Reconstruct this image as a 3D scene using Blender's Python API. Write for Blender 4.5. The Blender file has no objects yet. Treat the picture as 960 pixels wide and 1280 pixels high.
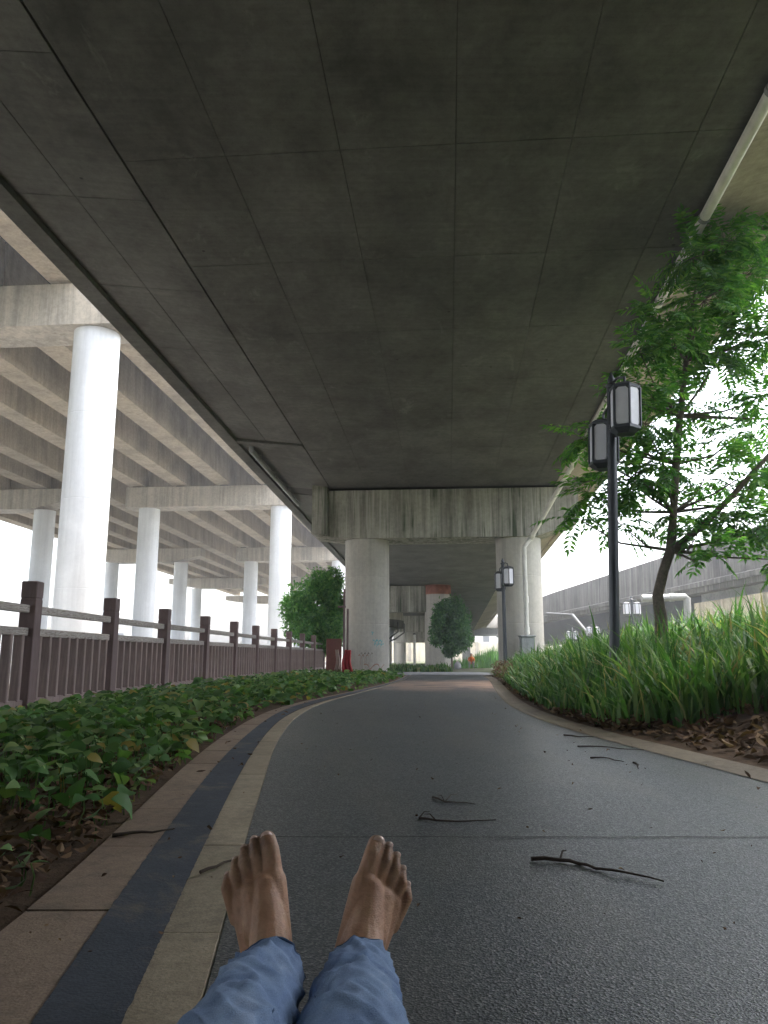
import bpy, bmesh, math, random
from mathutils import Vector, Matrix, noise
R = math.radians
rnd = random.Random(7)
S = bpy.context.scene
COL = S.collection

# ------------------------------------------------------------------ camera, world, sun, exposure
F_PX, PITCH, CAM_H = 961.0, math.atan(180 / 961), 0.58
cam_d = bpy.data.cameras.new('camera')
cam = bpy.data.objects.new('camera', cam_d); COL.objects.link(cam)
cam.location = (0, 0, CAM_H)
cam.rotation_euler = (math.pi / 2 + PITCH, 0, 0)
cam_d.sensor_fit = 'VERTICAL'; cam_d.sensor_height = 24.0
cam_d.lens = 24.0 * F_PX / 1280.0
cam_d.clip_start = 0.02; cam_d.clip_end = 6000
S.camera = cam

SUN_EL, SUN_AZ = R(72), R(62)          # azimuth clockwise from +Y
w = bpy.data.worlds.new('World'); S.world = w; w.use_nodes = True
nt = w.node_tree; nt.nodes.clear()
sky = nt.nodes.new('ShaderNodeTexSky'); sky.sky_type = 'NISHITA'; sky.sun_disc = False
sky.sun_elevation = SUN_EL; sky.sun_rotation = SUN_AZ
sky.air_density = 1.0; sky.dust_density = 6.0; sky.ozone_density = 1.0
hs = nt.nodes.new('ShaderNodeHueSaturation'); hs.inputs['Saturation'].default_value = 0.5
bg = nt.nodes.new('ShaderNodeBackground'); bg.inputs['Strength'].default_value = 0.15
wo = nt.nodes.new('ShaderNodeOutputWorld')
nt.links.new(sky.outputs[0], hs.inputs['Color']); nt.links.new(hs.outputs[0], bg.inputs[0]); nt.links.new(bg.outputs[0], wo.inputs[0])

sun_d = bpy.data.lights.new('sun', 'SUN'); sun_d.energy = 1.4; sun_d.angle = R(14); sun_d.color = (1, 0.98, 0.95)
sun = bpy.data.objects.new('sun', sun_d); COL.objects.link(sun)
_dir = Vector((math.sin(SUN_AZ) * math.cos(SUN_EL), math.cos(SUN_AZ) * math.cos(SUN_EL), math.sin(SUN_EL)))
sun.rotation_euler = (-_dir).to_track_quat('-Z', 'Y').to_euler()
sun.location = (20, 20, 40)

S.view_settings.view_transform = 'Standard'; S.view_settings.look = 'None'
S.view_settings.gamma = 1.0; S.view_settings.exposure = 3.0
S.view_settings.use_curve_mapping = False
S.render.engine = 'CYCLES'
S.cycles.max_bounces = 8; S.cycles.diffuse_bounces = 5
S.cycles.use_denoising = True

# ------------------------------------------------------------------ frames and helpers
ANG = R(4.678)                      # the viaducts run a little to the right of the lens axis
CA, SA = math.cos(ANG), math.sin(ANG)
SLOPE = -0.0230
def fr(u, v, z=0.0):
    return Vector((u * CA + v * SA, -u * SA + v * CA, z))
def ray(px, py):
    a = (px - 480) / F_PX; b = (640 - py) / F_PX
    return Vector((a, math.cos(PITCH) - b * math.sin(PITCH), math.sin(PITCH) + b * math.cos(PITCH)))
def at(px, py, Y):
    r = ray(px, py); return Vector((0, 0, CAM_H)) + r * (Y / r.y)
def lerp(a, b, t): return a + (b - a) * t
def sstep(a, b, x):
    t = min(1, max(0, (x - a) / (b - a))); return t * t * (3 - 2 * t)
def polyval(pts, y):                # x of a curve given as (x, y) points, by y
    if y <= pts[0][1]:
        (x0, y0), (x1, y1) = pts[0], pts[1]
    else:
        for (x0, y0), (x1, y1) in zip(pts, pts[1:]):
            if y <= y1: break
    return x0 + (x1 - x0) * (y - y0) / (y1 - y0)
def smooth_curve(pts, y0, y1, n):
    """catmull-rom style resampling of (x, y) points, monotone in y"""
    out = []
    for i in range(n + 1):
        y = y0 + (y1 - y0) * (i / n) ** 1.35
        s = 0; wsum = 0
        for k in range(-4, 5):
            wgt = math.exp(-(k / 2.2) ** 2); dy = k * (0.07 * y + 0.05)
            s += polyval(pts, y + dy) * wgt; wsum += wgt
        out.append((s / wsum, y))
    return out

class MB:
    def __init__(s): s.v = []; s.f = []
    def add(s, vs, fs):
        o = len(s.v); s.v += [tuple(p) for p in vs]; s.f += [tuple(i + o for i in f) for f in fs]; return s
    def box(s, c, d, m=None):
        """box centred at c with full sizes d; m an optional 3x3 rotation"""
        x, y, z = d[0] / 2, d[1] / 2, d[2] / 2
        ps = [Vector((a * x, b * y, e * z)) for e in (-1, 1) for b in (-1, 1) for a in (-1, 1)]
        if m is not None: ps = [m @ p for p in ps]
        c = Vector(c)
        return s.add([p + c for p in ps], [(0, 2, 3, 1), (4, 5, 7, 6), (0, 1, 5, 4), (2, 6, 7, 3), (0, 4, 6, 2), (1, 3, 7, 5)])
    def cbox(s, c, d, b, m=None):
        """box with chamfered vertical edges and top"""
        x, y, z = d[0] / 2, d[1] / 2, d[2] / 2
        def ring(ix, zz):
            X, Y = x - ix, y - ix
            return [(X - b, -Y), (X, -Y + b), (X, Y - b), (X - b, Y), (-X + b, Y), (-X, Y - b), (-X, -Y + b), (-X + b, -Y)], zz
        rings = [ring(b, -z), ring(0, -z + b), ring(0, z - b), ring(b, z)]
        vs = []
        for r, zz in rings: vs += [Vector((p[0], p[1], zz)) for p in r]
        if m is not None: vs = [m @ p for p in vs]
        c = Vector(c); fs = []
        for k in range(3):
            for i in range(8): j = (i + 1) % 8; fs.append((k * 8 + i, k * 8 + j, k * 8 + 8 + j, k * 8 + 8 + i))
        fs.append(tuple(range(7, -1, -1))); fs.append(tuple(range(24, 32)))
        return s.add([p + c for p in vs], fs)
    def prism(s, poly, fn, t0, t1, n=1):
        """extrude a 2-d polygon: fn(a, b, t) -> point"""
        k = len(poly); vs = []; fs = []
        for i in range(n + 1):
            t = t0 + (t1 - t0) * i / n
            vs += [fn(a, b, t) for a, b in poly]
        for i in range(n):
            for j in range(k):
                jj = (j + 1) % k; fs.append((i * k + j, i * k + jj, (i + 1) * k + jj, (i + 1) * k + j))
        fs.append(tuple(range(k - 1, -1, -1))); fs.append(tuple(n * k + j for j in range(k)))
        return s.add(vs, fs)
    def tube(s, path, rad, seg=10, cap=True):
        path = [Vector(p) for p in path]; n = len(path)
        if not isinstance(rad, (list, tuple)): rad = [rad] * n
        vs = []; fs = []
        up = Vector((0, 0, 1)); prev = None
        for i, p in enumerate(path):
            t = (path[min(i + 1, n - 1)] - path[max(i - 1, 0)]).normalized()
            if prev is None:
                a = t.cross(up if abs(t.z) < .9 else Vector((1, 0, 0))).normalized()
            else:
                a = (prev - t * prev.dot(t)).normalized()
            prev = a; b = t.cross(a)
            for k in range(seg):
                g = 2 * math.pi * k / seg
                vs.append(p + (a * math.cos(g) + b * math.sin(g)) * rad[i])
        for i in range(n - 1):
            for k in range(seg):
                kk = (k + 1) % seg; fs.append((i * seg + k, i * seg + kk, (i + 1) * seg + kk, (i + 1) * seg + k))
        if cap:
            fs.append(tuple(range(seg - 1, -1, -1))); fs.append(tuple((n - 1) * seg + k for k in range(seg)))
        return s.add(vs, fs)
    def lathe(s, c, prof, seg=24):
        """prof: (r, z) list bottom to top"""
        c = Vector(c); vs = []; fs = []; n = len(prof)
        for r, z in prof:
            for k in range(seg):
                g = 2 * math.pi * k / seg; vs.append(c + Vector((r * math.cos(g), r * math.sin(g), z)))
        for i in range(n - 1):
            for k in range(seg):
                kk = (k + 1) % seg; fs.append((i * seg + k, i * seg + kk, (i + 1) * seg + kk, (i + 1) * seg + k))
        fs.append(tuple(range(seg - 1, -1, -1))); fs.append(tuple((n - 1) * seg + k for k in range(seg)))
        return s.add(vs, fs)
    def cone(s, p0, r0, p1, r1, seg=14):
        """tapered capsule"""
        p0, p1 = Vector(p0), Vector(p1); t = (p1 - p0)
        t = t.normalized() if t.length > 1e-6 else Vector((0, 0, 1))
        path = []; rad = []
        for k in range(5):
            g = math.pi / 2 * (1 - k / 5); path.append(p0 - t * r0 * math.sin(g)); rad.append(max(1e-4, r0 * math.cos(g)))
        path.append(p0); rad.append(r0); path.append(p1); rad.append(r1)
        for k in range(1, 6):
            g = math.pi / 2 * k / 5; path.append(p1 + t * r1 * math.sin(g)); rad.append(max(1e-4, r1 * math.cos(g)))
        return s.tube(path, rad, seg)
    def mesh(s, name):
        me = bpy.data.meshes.new(name); me.from_pydata(s.v, [], s.f); me.update(); return me

def obj(name, mb, mat, parent=None, smooth=False, fix=False):
    me = mb.mesh(name) if isinstance(mb, MB) else mb
    if isinstance(mb, MB) and fix:
        bm = bmesh.new(); bm.from_mesh(me); bmesh.ops.recalc_face_normals(bm, faces=bm.faces); bm.to_mesh(me); bm.free()
    if mat is not None and not me.materials: me.materials.append(mat)
    if smooth is True: me.shade_smooth()
    elif smooth:
        me.shade_smooth(); me.set_sharp_from_angle(angle=R(smooth))
    o = bpy.data.objects.new(name, me); COL.objects.link(o)
    if parent is not None: o.parent = parent
    return o
def put(name, me, parent, loc=(0, 0, 0), rz=0.0, rot=None):
    o = bpy.data.objects.new(name, me); COL.objects.link(o); o.parent = parent; o.location = loc
    o.rotation_euler = rot if rot else (0, 0, rz)
    return o
def tag(o, label, cat, group=None, kind=None):
    if label: o['label'] = label
    if cat: o['category'] = cat
    if group: o['group'] = group
    if kind: o['kind'] = kind
    return o
def thing(name, label, cat, loc=(0, 0, 0), rz=0, group=None):
    o = bpy.data.objects.new(name, None); COL.objects.link(o); o.location = loc; o.rotation_euler = (0, 0, rz)
    o.empty_display_size = .1
    return tag(o, label, cat, group)
def copy_tree(o, parent=None):
    c = o.copy(); COL.objects.link(c); c.parent = parent
    for ch in list(o.children): copy_tree(ch, c)
    return c

# ------------------------------------------------------------------ materials
def lin(c): return tuple(c) + (1,)
class NT:
    def __init__(s, name):
        s.m = bpy.data.materials.new(name); s.m.use_nodes = True; s.t = s.m.node_tree
        s.b = s.t.nodes['Principled BSDF']
        s.co = s.t.nodes.new('ShaderNodeTexCoord'); s.oi = s.t.nodes.new('ShaderNodeObjectInfo')
    def n(s, k, **kw):
        x = s.t.nodes.new(k)
        for a, v in kw.items(): setattr(x, a, v)
        return x
    def l(s, a, b): s.t.links.new(a, b)
    def gen(s, sc, rot=None, src=None):
        g = s.n('ShaderNodeNewGeometry') if src == 'pos' else None
        mp = s.n('ShaderNodeMapping'); mp.inputs['Scale'].default_value = sc
        if rot: mp.inputs['Rotation'].default_value = rot
        s.l(g.outputs['Position'] if g else s.co.outputs['Object'], mp.inputs[0]); return mp.outputs[0]
    def noise(s, vec, scale, detail=4, rough=.55, dist=0):
        x = s.n('ShaderNodeTexNoise'); x.inputs['Scale'].default_value = scale; x.inputs['Detail'].default_value = detail
        x.inputs['Roughness'].default_value = rough; x.inputs['Distortion'].default_value = dist
        s.l(vec, x.inputs['Vector']); return x.outputs['Fac']
    def vor(s, vec, scale, feature='F1', out='Distance'):
        x = s.n('ShaderNodeTexVoronoi', feature=feature); x.inputs['Scale'].default_value = scale; s.l(vec, x.inputs['Vector']); return x.outputs[out]
    def ramp(s, fac, *stops):
        x = s.n('ShaderNodeValToRGB'); e = x.color_ramp.elements
        while len(e) < len(stops): e.new(.5)
        for el, (p, c) in zip(e, stops): el.position = p; el.color = lin(c) if hasattr(c, '__len__') else (c, c, c, 1)
        s.l(fac, x.inputs[0]); return x.outputs[0]
    def mix(s, fac, a, b, mode='MIX'):
        x = s.n('ShaderNodeMix', data_type='RGBA', blend_type=mode)
        for i, v in ((0, fac), (6, a), (7, b)):
            if hasattr(v, 'is_linked'): s.l(v, x.inputs[i])
            elif i == 0: x.inputs[0].default_value = v
            else: x.inputs[i].default_value = lin(v) if len(v) == 3 else v
        return x.outputs[2]
    def math(s, op, a, b=0.0):
        x = s.n('ShaderNodeMath', operation=op)
        for i, v in enumerate((a, b)):
            if hasattr(v, 'is_linked'): s.l(v, x.inputs[i])
            else: x.inputs[i].default_value = v
        return x.outputs[0]
    def sep(s, vec):
        x = s.n('ShaderNodeSeparateXYZ'); s.l(vec, x.inputs[0]); return x.outputs
    def bump(s, h, strength=.3, dist=.01):
        x = s.n('ShaderNodeBump'); x.inputs['Strength'].default_value = strength; x.inputs['Distance'].default_value = dist
        s.l(h, x.inputs['Height']); s.l(x.outputs[0], s.b.inputs['Normal'])
    def done(s, col, rough=.8, spec=.3):
        if hasattr(col, 'is_linked'): s.l(col, s.b.inputs['Base Color'])
        else: s.b.inputs['Base Color'].default_value = lin(col)
        if hasattr(rough, 'is_linked'): s.l(rough, s.b.inputs['Roughness'])
        else: s.b.inputs['Roughness'].default_value = rough
        s.b.inputs['Specular IOR Level'].default_value = spec
        return s.m
M = {}
def concrete(name, c, dark=.62, streak=0.0, var=.12, green=0.0, soot=0.0, pale=0.0, grain=1.0):
    k = NT(name); p = k.gen((1, 1, 1), src='pos')
    big = k.noise(p, .55, 5, .6, .4); fine = k.noise(p, 9, 6, .65); pits = k.noise(p, 42, 3, .7)
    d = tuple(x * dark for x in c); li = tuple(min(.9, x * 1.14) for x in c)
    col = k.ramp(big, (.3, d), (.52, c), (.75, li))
    col = k.mix(.5 * grain, col, k.ramp(fine, (.3, .55), (.6, 1.0), (.8, 1.15)), 'MULTIPLY')
    col = k.mix(.35 * grain, col, k.ramp(pits, (.28, .25), (.42, 1.0)), 'MULTIPLY')
    if var:
        r = k.ramp(k.oi.outputs['Random'], (0, 1 - var), (1, 1 + var)); col = k.mix(1.0, col, r, 'MULTIPLY')
    if soot:
        sp = k.noise(k.gen((1.0, .6, 1), src='pos', rot=(0, 0, ANG)), 1.1, 7, .72, .2)
        col = k.mix(soot, col, k.ramp(sp, (.34, .5), (.62, 1.0)), 'MULTIPLY')
        bd = k.noise(k.gen((.5, 16, 1), src='pos', rot=(0, 0, ANG)), 1.0, 4, .6); col = k.mix(.35, col, k.ramp(bd, (.35, .72), (.65, 1.12)), 'MULTIPLY')
        hs_ = k.vor(p, 1.15); col = k.mix(.85, col, k.ramp(hs_, (.018, .2), (.035, 1.0)), 'MULTIPLY')
        ef = k.noise(k.gen((1.5, .9, 1), src='pos', rot=(0, 0, ANG)), .9, 8, .75, .6); col = k.mix(k.math('MULTIPLY', k.ramp(ef, (.60, 0.0), (.74, 1.0)), .45), col, tuple(x * 1.9 for x in c))
    if streak:
        sv = k.noise(k.gen((2.0, 2.0, .08), src='pos'), 1.6, 7, .74, .2)
        fade = k.noise(k.gen((.6, .6, .8), src='pos'), 1.3, 3)
        col = k.mix(streak, col, k.ramp(sv, (.38, .28), (.5, .95), (.60, 1.35)), 'MULTIPLY')
        if green:
            g = k.noise(k.gen((2.1, 2.1, .07), src='pos'), 2.3, 5, .7)
            gm = k.math('MULTIPLY', k.ramp(g, (.5, 0.0), (.62, 1.0)), green)
            col = k.mix(k.math('MULTIPLY', gm, k.ramp(fade, (.35, 0.2), (.6, 1.0))), col, (.055, .075, .045))
            wv = k.noise(k.gen((2.6, 2.6, .05), src='pos'), 2.9, 4, .7)
            col = k.mix(k.math('MULTIPLY', k.ramp(wv, (.54, 0.0), (.62, 1.0)), .6 * green), col, (.52, .50, .45))
    if pale:
        lines = k.noise(k.gen((.3, .3, 5), src='pos'), 1.0, 3); col = k.mix(pale, col, k.ramp(lines, (.4, .82), (.6, 1.05)), 'MULTIPLY')
    k.bump(k.math('ADD', fine, k.math('MULTIPLY', pits, .5)), .35, .006)
    M[name] = k.done(col, .85, .25); return M[name]
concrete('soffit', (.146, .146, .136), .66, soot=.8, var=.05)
concrete('soffit_joint', (.06, .058, .052), .7, var=0)
concrete('pier_cap', (.34, .33, .285), .7, streak=.62, green=1.0, var=.05)
concrete('pier_column', (.46, .44, .395), .86, streak=.22, var=.04, grain=.6)
concrete('white_column', (.70, .71, .715), .93, streak=.12, var=.02, grain=.25)
concrete('girder', (.43, .36, .265), .68, streak=.25, var=.10)
concrete('cap_pale', (.47, .42, .345), .76, streak=.38, var=.06)
concrete('slab_dark', (.30, .31, .32), .7, var=.05)
concrete('underside_shade', (.035, .044, .06), .7, var=0)  # near-black blue: deep shade below the decks is put into the colour
concrete('wing_skylit', (.52, .45, .37), .7, soot=.45, var=.10)  # right wing and edge only: skylight painted in as a lighter tan
concrete('ramp', (.11, .104, .094), .6, streak=.7, green=.3, var=.05)
concrete('abutment', (.50, .42, .31), .62, streak=.7, green=.25, var=.06)
concrete('far_wall', (.68, .60, .46), .8, streak=.3, var=.05)
concrete('yard', (.27, .265, .25), .8, var=0)
concrete('grey_box', (.36, .38, .38), .8, streak=.3, var=.03)

def m_asphalt():
    k = NT('asphalt'); p = k.gen((1, 1, 1), src='pos')
    ag = k.n('ShaderNodeTexVoronoi'); ag.inputs['Scale'].default_value = 210; k.l(p, ag.inputs['Vector'])
    agc = k.sep(ag.outputs['Color'])[0]
    ag2 = k.noise(p, 420, 2, .6)
    col = k.ramp(agc, (0.0, (.031, .038, .044)), (.55, (.053, .063, .070)), (.85, (.092, .102, .107)), (1.0, (.18, .18, .175)))
    col = k.mix(.6, col, k.ramp(ag2, (.3, .55), (.7, 1.35)), 'MULTIPLY')
    bigp = k.noise(p, .7, 5, .6, .6)
    col = k.mix(.7, col, k.ramp(bigp, (.3, .7), (.55, 1.0), (.75, 1.25)), 'MULTIPLY')
    # dust worn into long tracks, small dark spots and hairline cracks
    dust = k.noise(k.gen((1.4, .28, 1), src='pos', rot=(0, 0, -.08)), 1.5, 7, .68, .3)
    col = k.mix(k.math('MULTIPLY', k.ramp(dust, (.46, 0.0), (.70, 1.0)), .5), col, (.125, .118, .10))
    spots = k.noise(p, 5.5, 4, .8); col = k.mix(.8, col, k.ramp(spots, (.27, .45), (.36, 1.0)), 'MULTIPLY')
    wp = k.n('ShaderNodeVectorMath', operation='ADD'); nz_ = k.n('ShaderNodeTexNoise'); nz_.inputs['Scale'].default_value = 2.2; nz_.inputs['Detail'].default_value = 6
    k.l(p, nz_.inputs['Vector']); k.l(p, wp.inputs[0]); k.l(nz_.outputs['Color'], wp.inputs[1])
    cr_ = k.vor(wp.outputs[0], .55, 'DISTANCE_TO_EDGE'); col = k.mix(.7, col, k.ramp(cr_, (.0, .35), (.0045, 1.0)), 'MULTIPLY')
    # reddish soil on the far bend, its colour raised to paint in sunlight
    soil = k.noise(p, 1.1, 5, .65)
    rr = k.n('ShaderNodeVectorMath', operation='DISTANCE'); k.l(p, rr.inputs[0]); rr.inputs[1].default_value = (2.5, 16.2, 0)
    sm = k.math('SUBTRACT', 1.2, k.math('DIVIDE', rr.outputs['Value'], 3.2))
    sm = k.math('MULTIPLY', sm, k.ramp(soil, (.36, .0), (.56, 1.0)))
    smc = k.n('ShaderNodeClamp'); k.l(sm, smc.inputs[0])
    col = k.mix(k.math('MULTIPLY', smc.outputs[0], .95), col, (.50, .33, .24))
    k.bump(k.math('ADD', ag.outputs['Distance'], k.math('MULTIPLY', ag2, .5)), .42, .003)
    rough = k.ramp(agc, (0, .52), (.9, .36))
    M['asphalt'] = k.done(col, rough, .5)
m_asphalt()
def m_paint(name, c, c2, worn=.5, under=(.10, .09, .075)):
    k = NT(name); p = k.gen((1, 1, 1), src='pos')
    a = k.noise(p, 1.6, 6, .7, .5); b = k.noise(p, 30, 5, .7); g = k.noise(p, 160, 2)
    col = k.mix(k.ramp(a, (.35, 0), (.7, 1)), c, c2)
    col = k.mix(.6, col, k.ramp(b, (.3, .6), (.6, 1.05)), 'MULTIPLY')
    col = k.mix(.5, col, k.ramp(g, (.3, .6), (.65, 1.15)), 'MULTIPLY')
    blot = k.noise(p, 3.2, 8, .78, .5)
    col = k.mix(k.math('MULTIPLY', k.ramp(blot, (.52, 0), (.68, 1)), worn), col, under)
    r = k.ramp(k.oi.outputs['Random'], (0, .88), (1, 1.1)); col = k.mix(1.0, col, r, 'MULTIPLY')
    k.bump(k.math('ADD', b, g), .5, .004)
    M[name] = k.done(col, .75, .3)
m_paint('kerb_tan', (.235, .172, .125), (.305, .232, .17), .7)
m_paint('band_yellow', (.29, .245, .175), (.35, .30, .215), .6)
m_paint('band_blue', (.040, .050, .066), (.056, .068, .086), .9, (.14, .118, .095))
m_paint('edge_tan', (.15, .125, .09), (.24, .205, .145), .85, (.07, .058, .045))
def m_soil():
    k = NT('soil'); p = k.gen((1, 1, 1), src='pos')
    a = k.noise(p, 2.2, 6, .7); b = k.noise(p, 22, 6, .7); c = k.vor(p, 38)
    col = k.ramp(a, (.3, (.055, .038, .026)), (.55, (.10, .068, .043)), (.75, (.15, .10, .062)))
    col = k.mix(.7, col, k.ramp(b, (.3, .5), (.65, 1.2)), 'MULTIPLY')
    k.bump(b, .8, .02)
    M['soil'] = k.done(col, .95, .15)
m_soil()
def m_ground():
    k = NT('ground'); p = k.gen((1, 1, 1), src='pos')
    a = k.noise(p, .09, 6, .65); b = k.noise(p, 3, 6, .7)
    col = k.ramp(a, (.35, (.11, .10, .075)), (.5, (.085, .095, .05)), (.62, (.06, .085, .035)))
    col = k.mix(.6, col, k.ramp(b, (.3, .6), (.65, 1.15)), 'MULTIPLY')
    k.bump(b, .5, .03); M['ground'] = k.done(col, .95, .15)
m_ground()
def m_plaza():
    k = NT('plaza'); p = k.gen((1, 1, 1), src='pos'); a = k.noise(p, .5, 6, .65); b = k.noise(p, 40, 4, .7)
    col = k.ramp(a, (.35, (.17, .18, .19)), (.65, (.27, .275, .28)))
    col = k.mix(.5, col, k.ramp(b, (.3, .6), (.65, 1.15)), 'MULTIPLY'); M['plaza'] = k.done(col, .75, .35)
m_plaza()
def m_fence(name, c, c2, rings=False):
    k = NT(name); v = k.gen((1.6, 22, 22)) if rings else k.gen((30, 30, 2.2))
    wv = k.noise(v, 1.0, 4, .6, 1.6)
    wr = k.math('FRACT', k.math('MULTIPLY', wv, 9.0))
    col = k.mix(k.ramp(wr, (.15, 0.0), (.5, 1.0)), c2, c) if rings else k.mix(k.ramp(wv, (.3, 0), (.7, 1)), c2, c)
    dust = k.noise(k.gen((1, 1, 1), src='pos'), 5, 5, .7)
    col = k.mix(.5, col, k.ramp(dust, (.3, .7), (.7, 1.2)), 'MULTIPLY')
    r = k.ramp(k.oi.outputs['Random'], (0, .9), (1, 1.1)); col = k.mix(1.0, col, r, 'MULTIPLY')
    k.bump(wr if rings else wv, .35, .004); M[name] = k.done(col, .6, .4)
m_fence('fence_post', (.20, .138, .13), (.14, .092, .090))
m_fence('fence_slat', (.31, .235, .215), (.20, .145, .135))
m_fence('fence_rail', (.44, .40, .36), (.20, .16, .14), True)
def simple(name, c, rough=.5, spec=.4, metal=0, var=.0, nz=.25, ns=14):
    k = NT(name); p = k.gen((1, 1, 1), src='pos'); a = k.noise(p, ns, 5, .65)
    col = k.mix(nz, c, k.ramp(a, (.3, tuple(x * .45 for x in c)), (.7, tuple(min(1, x * 1.25) for x in c))))
    if var: col = k.mix(1.0, col, k.ramp(k.oi.outputs['Random'], (0, 1 - var), (1, 1 + var)), 'MULTIPLY')
    k.b.inputs['Metallic'].default_value = metal
    k.bump(a, .1, .003); M[name] = k.done(col, rough, spec)
simple('lamp_metal', (.030, .036, .046), .38, .5)
simple('lamp_pane', (.72, .72, .78), .35, .5, nz=.12)
simple('pvc', (.72, .70, .65), .42, .45, nz=.35, ns=5)
simple('dark_pipe', (.06, .06, .06), .5, .4)
simple('clamp', (.25, .25, .24), .45, .5)
simple('bark', (.165, .138, .112), .9, .15, nz=.8, ns=30)
simple('twig', (.055, .042, .033), .85, .2, nz=.5, ns=60)
simple('red_cloth', (.42, .05, .06), .8, .2, nz=.3, ns=8)
simple('red_board', (.17, .065, .05), .6, .3, nz=.3)
simple('pale_cloth', (.65, .5, .45), .85, .2)
simple('orange_cloth', (.65, .16, .03), .8, .2)
simple('grey_cloth', (.33, .33, .34), .85, .2)
simple('rust', (.30, .12, .08), .85, .2, nz=.75, ns=3)
simple('blue_paint', (.16, .42, .45), .7, .3, nz=.4, ns=30)
simple('red_paint', (.36, .20, .16), .8, .2, nz=.4, ns=30)
simple('dark_paint', (.17, .14, .125), .8, .2, nz=.4, ns=30)
simple('nail', (.66, .47, .39), .3, .5, nz=.1)
simple('shirt', (.12, .13, .15), .9, .15, nz=.2)
simple('hair', (.012, .010, .009), .6, .4)
simple('glass', (.05, .06, .07), .1, .6)
simple('far_paint', (.62, .60, .55), .8, .2, nz=.3, ns=1)
def leafmat(name, c0, c1, c2, trans=.35, rough=.45, shine=.45, odd=None):
    k = NT(name); g = k.n('ShaderNodeNewGeometry')
    rp = k.ramp(g.outputs['Random Per Island'], (0, c0), (.55, c1), (.93, c2), (.972, odd or c2))
    p = k.gen((1, 1, 1), src='pos'); cl = k.noise(p, 2.2, 3)
    col = k.mix(.6, rp, k.ramp(cl, (.35, .65), (.65, 1.2)), 'MULTIPLY')
    k.done(col, rough, shine)
    tr = k.n('ShaderNodeBsdfTranslucent'); k.l(k.mix(1.0, col, (1.15, 1.35, .55), 'MULTIPLY'), tr.inputs[0])
    mx = k.n('ShaderNodeMixShader'); mx.inputs[0].default_value = trans
    out = k.t.nodes['Material Output']
    k.l(k.b.outputs[0], mx.inputs[1]); k.l(tr.outputs[0], mx.inputs[2]); k.l(mx.outputs[0], out.inputs[0])
    M[name] = k.m
leafmat('leaf_tree', (.055, .165, .046), (.095, .25, .06), (.19, .36, .085), .6)
leafmat('leaf_round', (.06, .17, .055), (.11, .26, .08), (.18, .35, .11), .5)
leafmat('leaf_dark', (.036, .11, .042), (.06, .165, .058), (.11, .23, .08), .42)
leafmat('leaf_bed', (.050, .12, .040), (.095, .205, .065), (.22, .32, .13), .42, .5, .3, (.30, .24, .07))
leafmat('leaf_strap', (.032, .095, .026), (.068, .165, .042), (.17, .25, .09), .42, .5, .28, (.30, .25, .12))
leafmat('leaf_dead', (.050, .028, .016), (.105, .060, .032), (.22, .145, .08), .08, .8, .2)
leafmat('leaf_rust', (.10, .05, .03), (.17, .085, .05), (.12, .12, .04), .2, .6, .3)
def m_skin(name='skin', toes=()):
    k = NT(name); p = k.gen((1, 1, 1), src='pos'); a = k.noise(p, 18, 5, .6); b = k.noise(p, 75, 4, .65); cc = k.noise(p, 400, 2)
    col = k.ramp(a, (.3, (.40, .215, .13)), (.55, (.52, .30, .19)), (.75, (.59, .365, .24)))
    col = k.mix(.35, col, k.ramp(b, (.3, .6), (.6, 1.05)), 'MULTIPLY')
    # street dirt on and around the toes
    for tp in toes:
        dn = k.n('ShaderNodeVectorMath', operation='DISTANCE'); k.l(p, dn.inputs[0]); dn.inputs[1].default_value = tp
        dm = k.math('MULTIPLY', k.ramp(dn.outputs['Value'], (.018, 1.0), (.05, 0.0)), k.ramp(k.noise(p, 45, 5, .7), (.32, .25), (.58, 1.0)))
        col = k.mix(k.math('MULTIPLY', dm, .33), col, (.075, .042, .030))
    wr_ = k.noise(k.gen((60, 25, 190), src='pos'), 1.0, 5, .65, .6)
    col = k.mix(.10, col, k.ramp(wr_, (.32, .55), (.52, 1.05)), 'MULTIPLY')
    k.bump(k.math('ADD', k.math('ADD', b, wr_), k.math('MULTIPLY', cc, .4)), .5, .003)
    k.b.inputs['Subsurface Weight'].default_value = .12; k.b.inputs['Subsurface Radius'].default_value = (.01, .004, .002)
    M[name] = k.done(col, .5, .35)
m_skin()
def m_denim():
    k = NT('denim'); p = k.gen((1, 1, 1)); a = k.noise(p, 9, 5, .6, .8); f = k.noise(p, 600, 2, .5)
    crease = k.noise(k.gen((1, 1, 1)), 6.0, 4, .6, .9)
    line = k.math('ABSOLUTE', k.math('SUBTRACT', crease, .5))
    col = k.ramp(a, (.3, (.125, .19, .34)), (.6, (.23, .325, .49)), (.8, (.37, .45, .59)))
    col = k.mix(k.ramp(line, (0.0, .16), (.05, 0.0)), col, (.32, .39, .50))
    big = k.noise(p, 3.2, 3); col = k.mix(k.ramp(big, (.5, 0), (.7, .55)), col, (.28, .36, .48))
    col = k.mix(.5, col, k.ramp(f, (.3, .6), (.7, 1.25)), 'MULTIPLY')
    k.bump(f, .3, .002); M['denim'] = k.done(col, .9, .15)
m_denim()
simple('denim_hem', (.06, .10, .18), .9, .15, nz=.5, ns=80)

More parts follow.
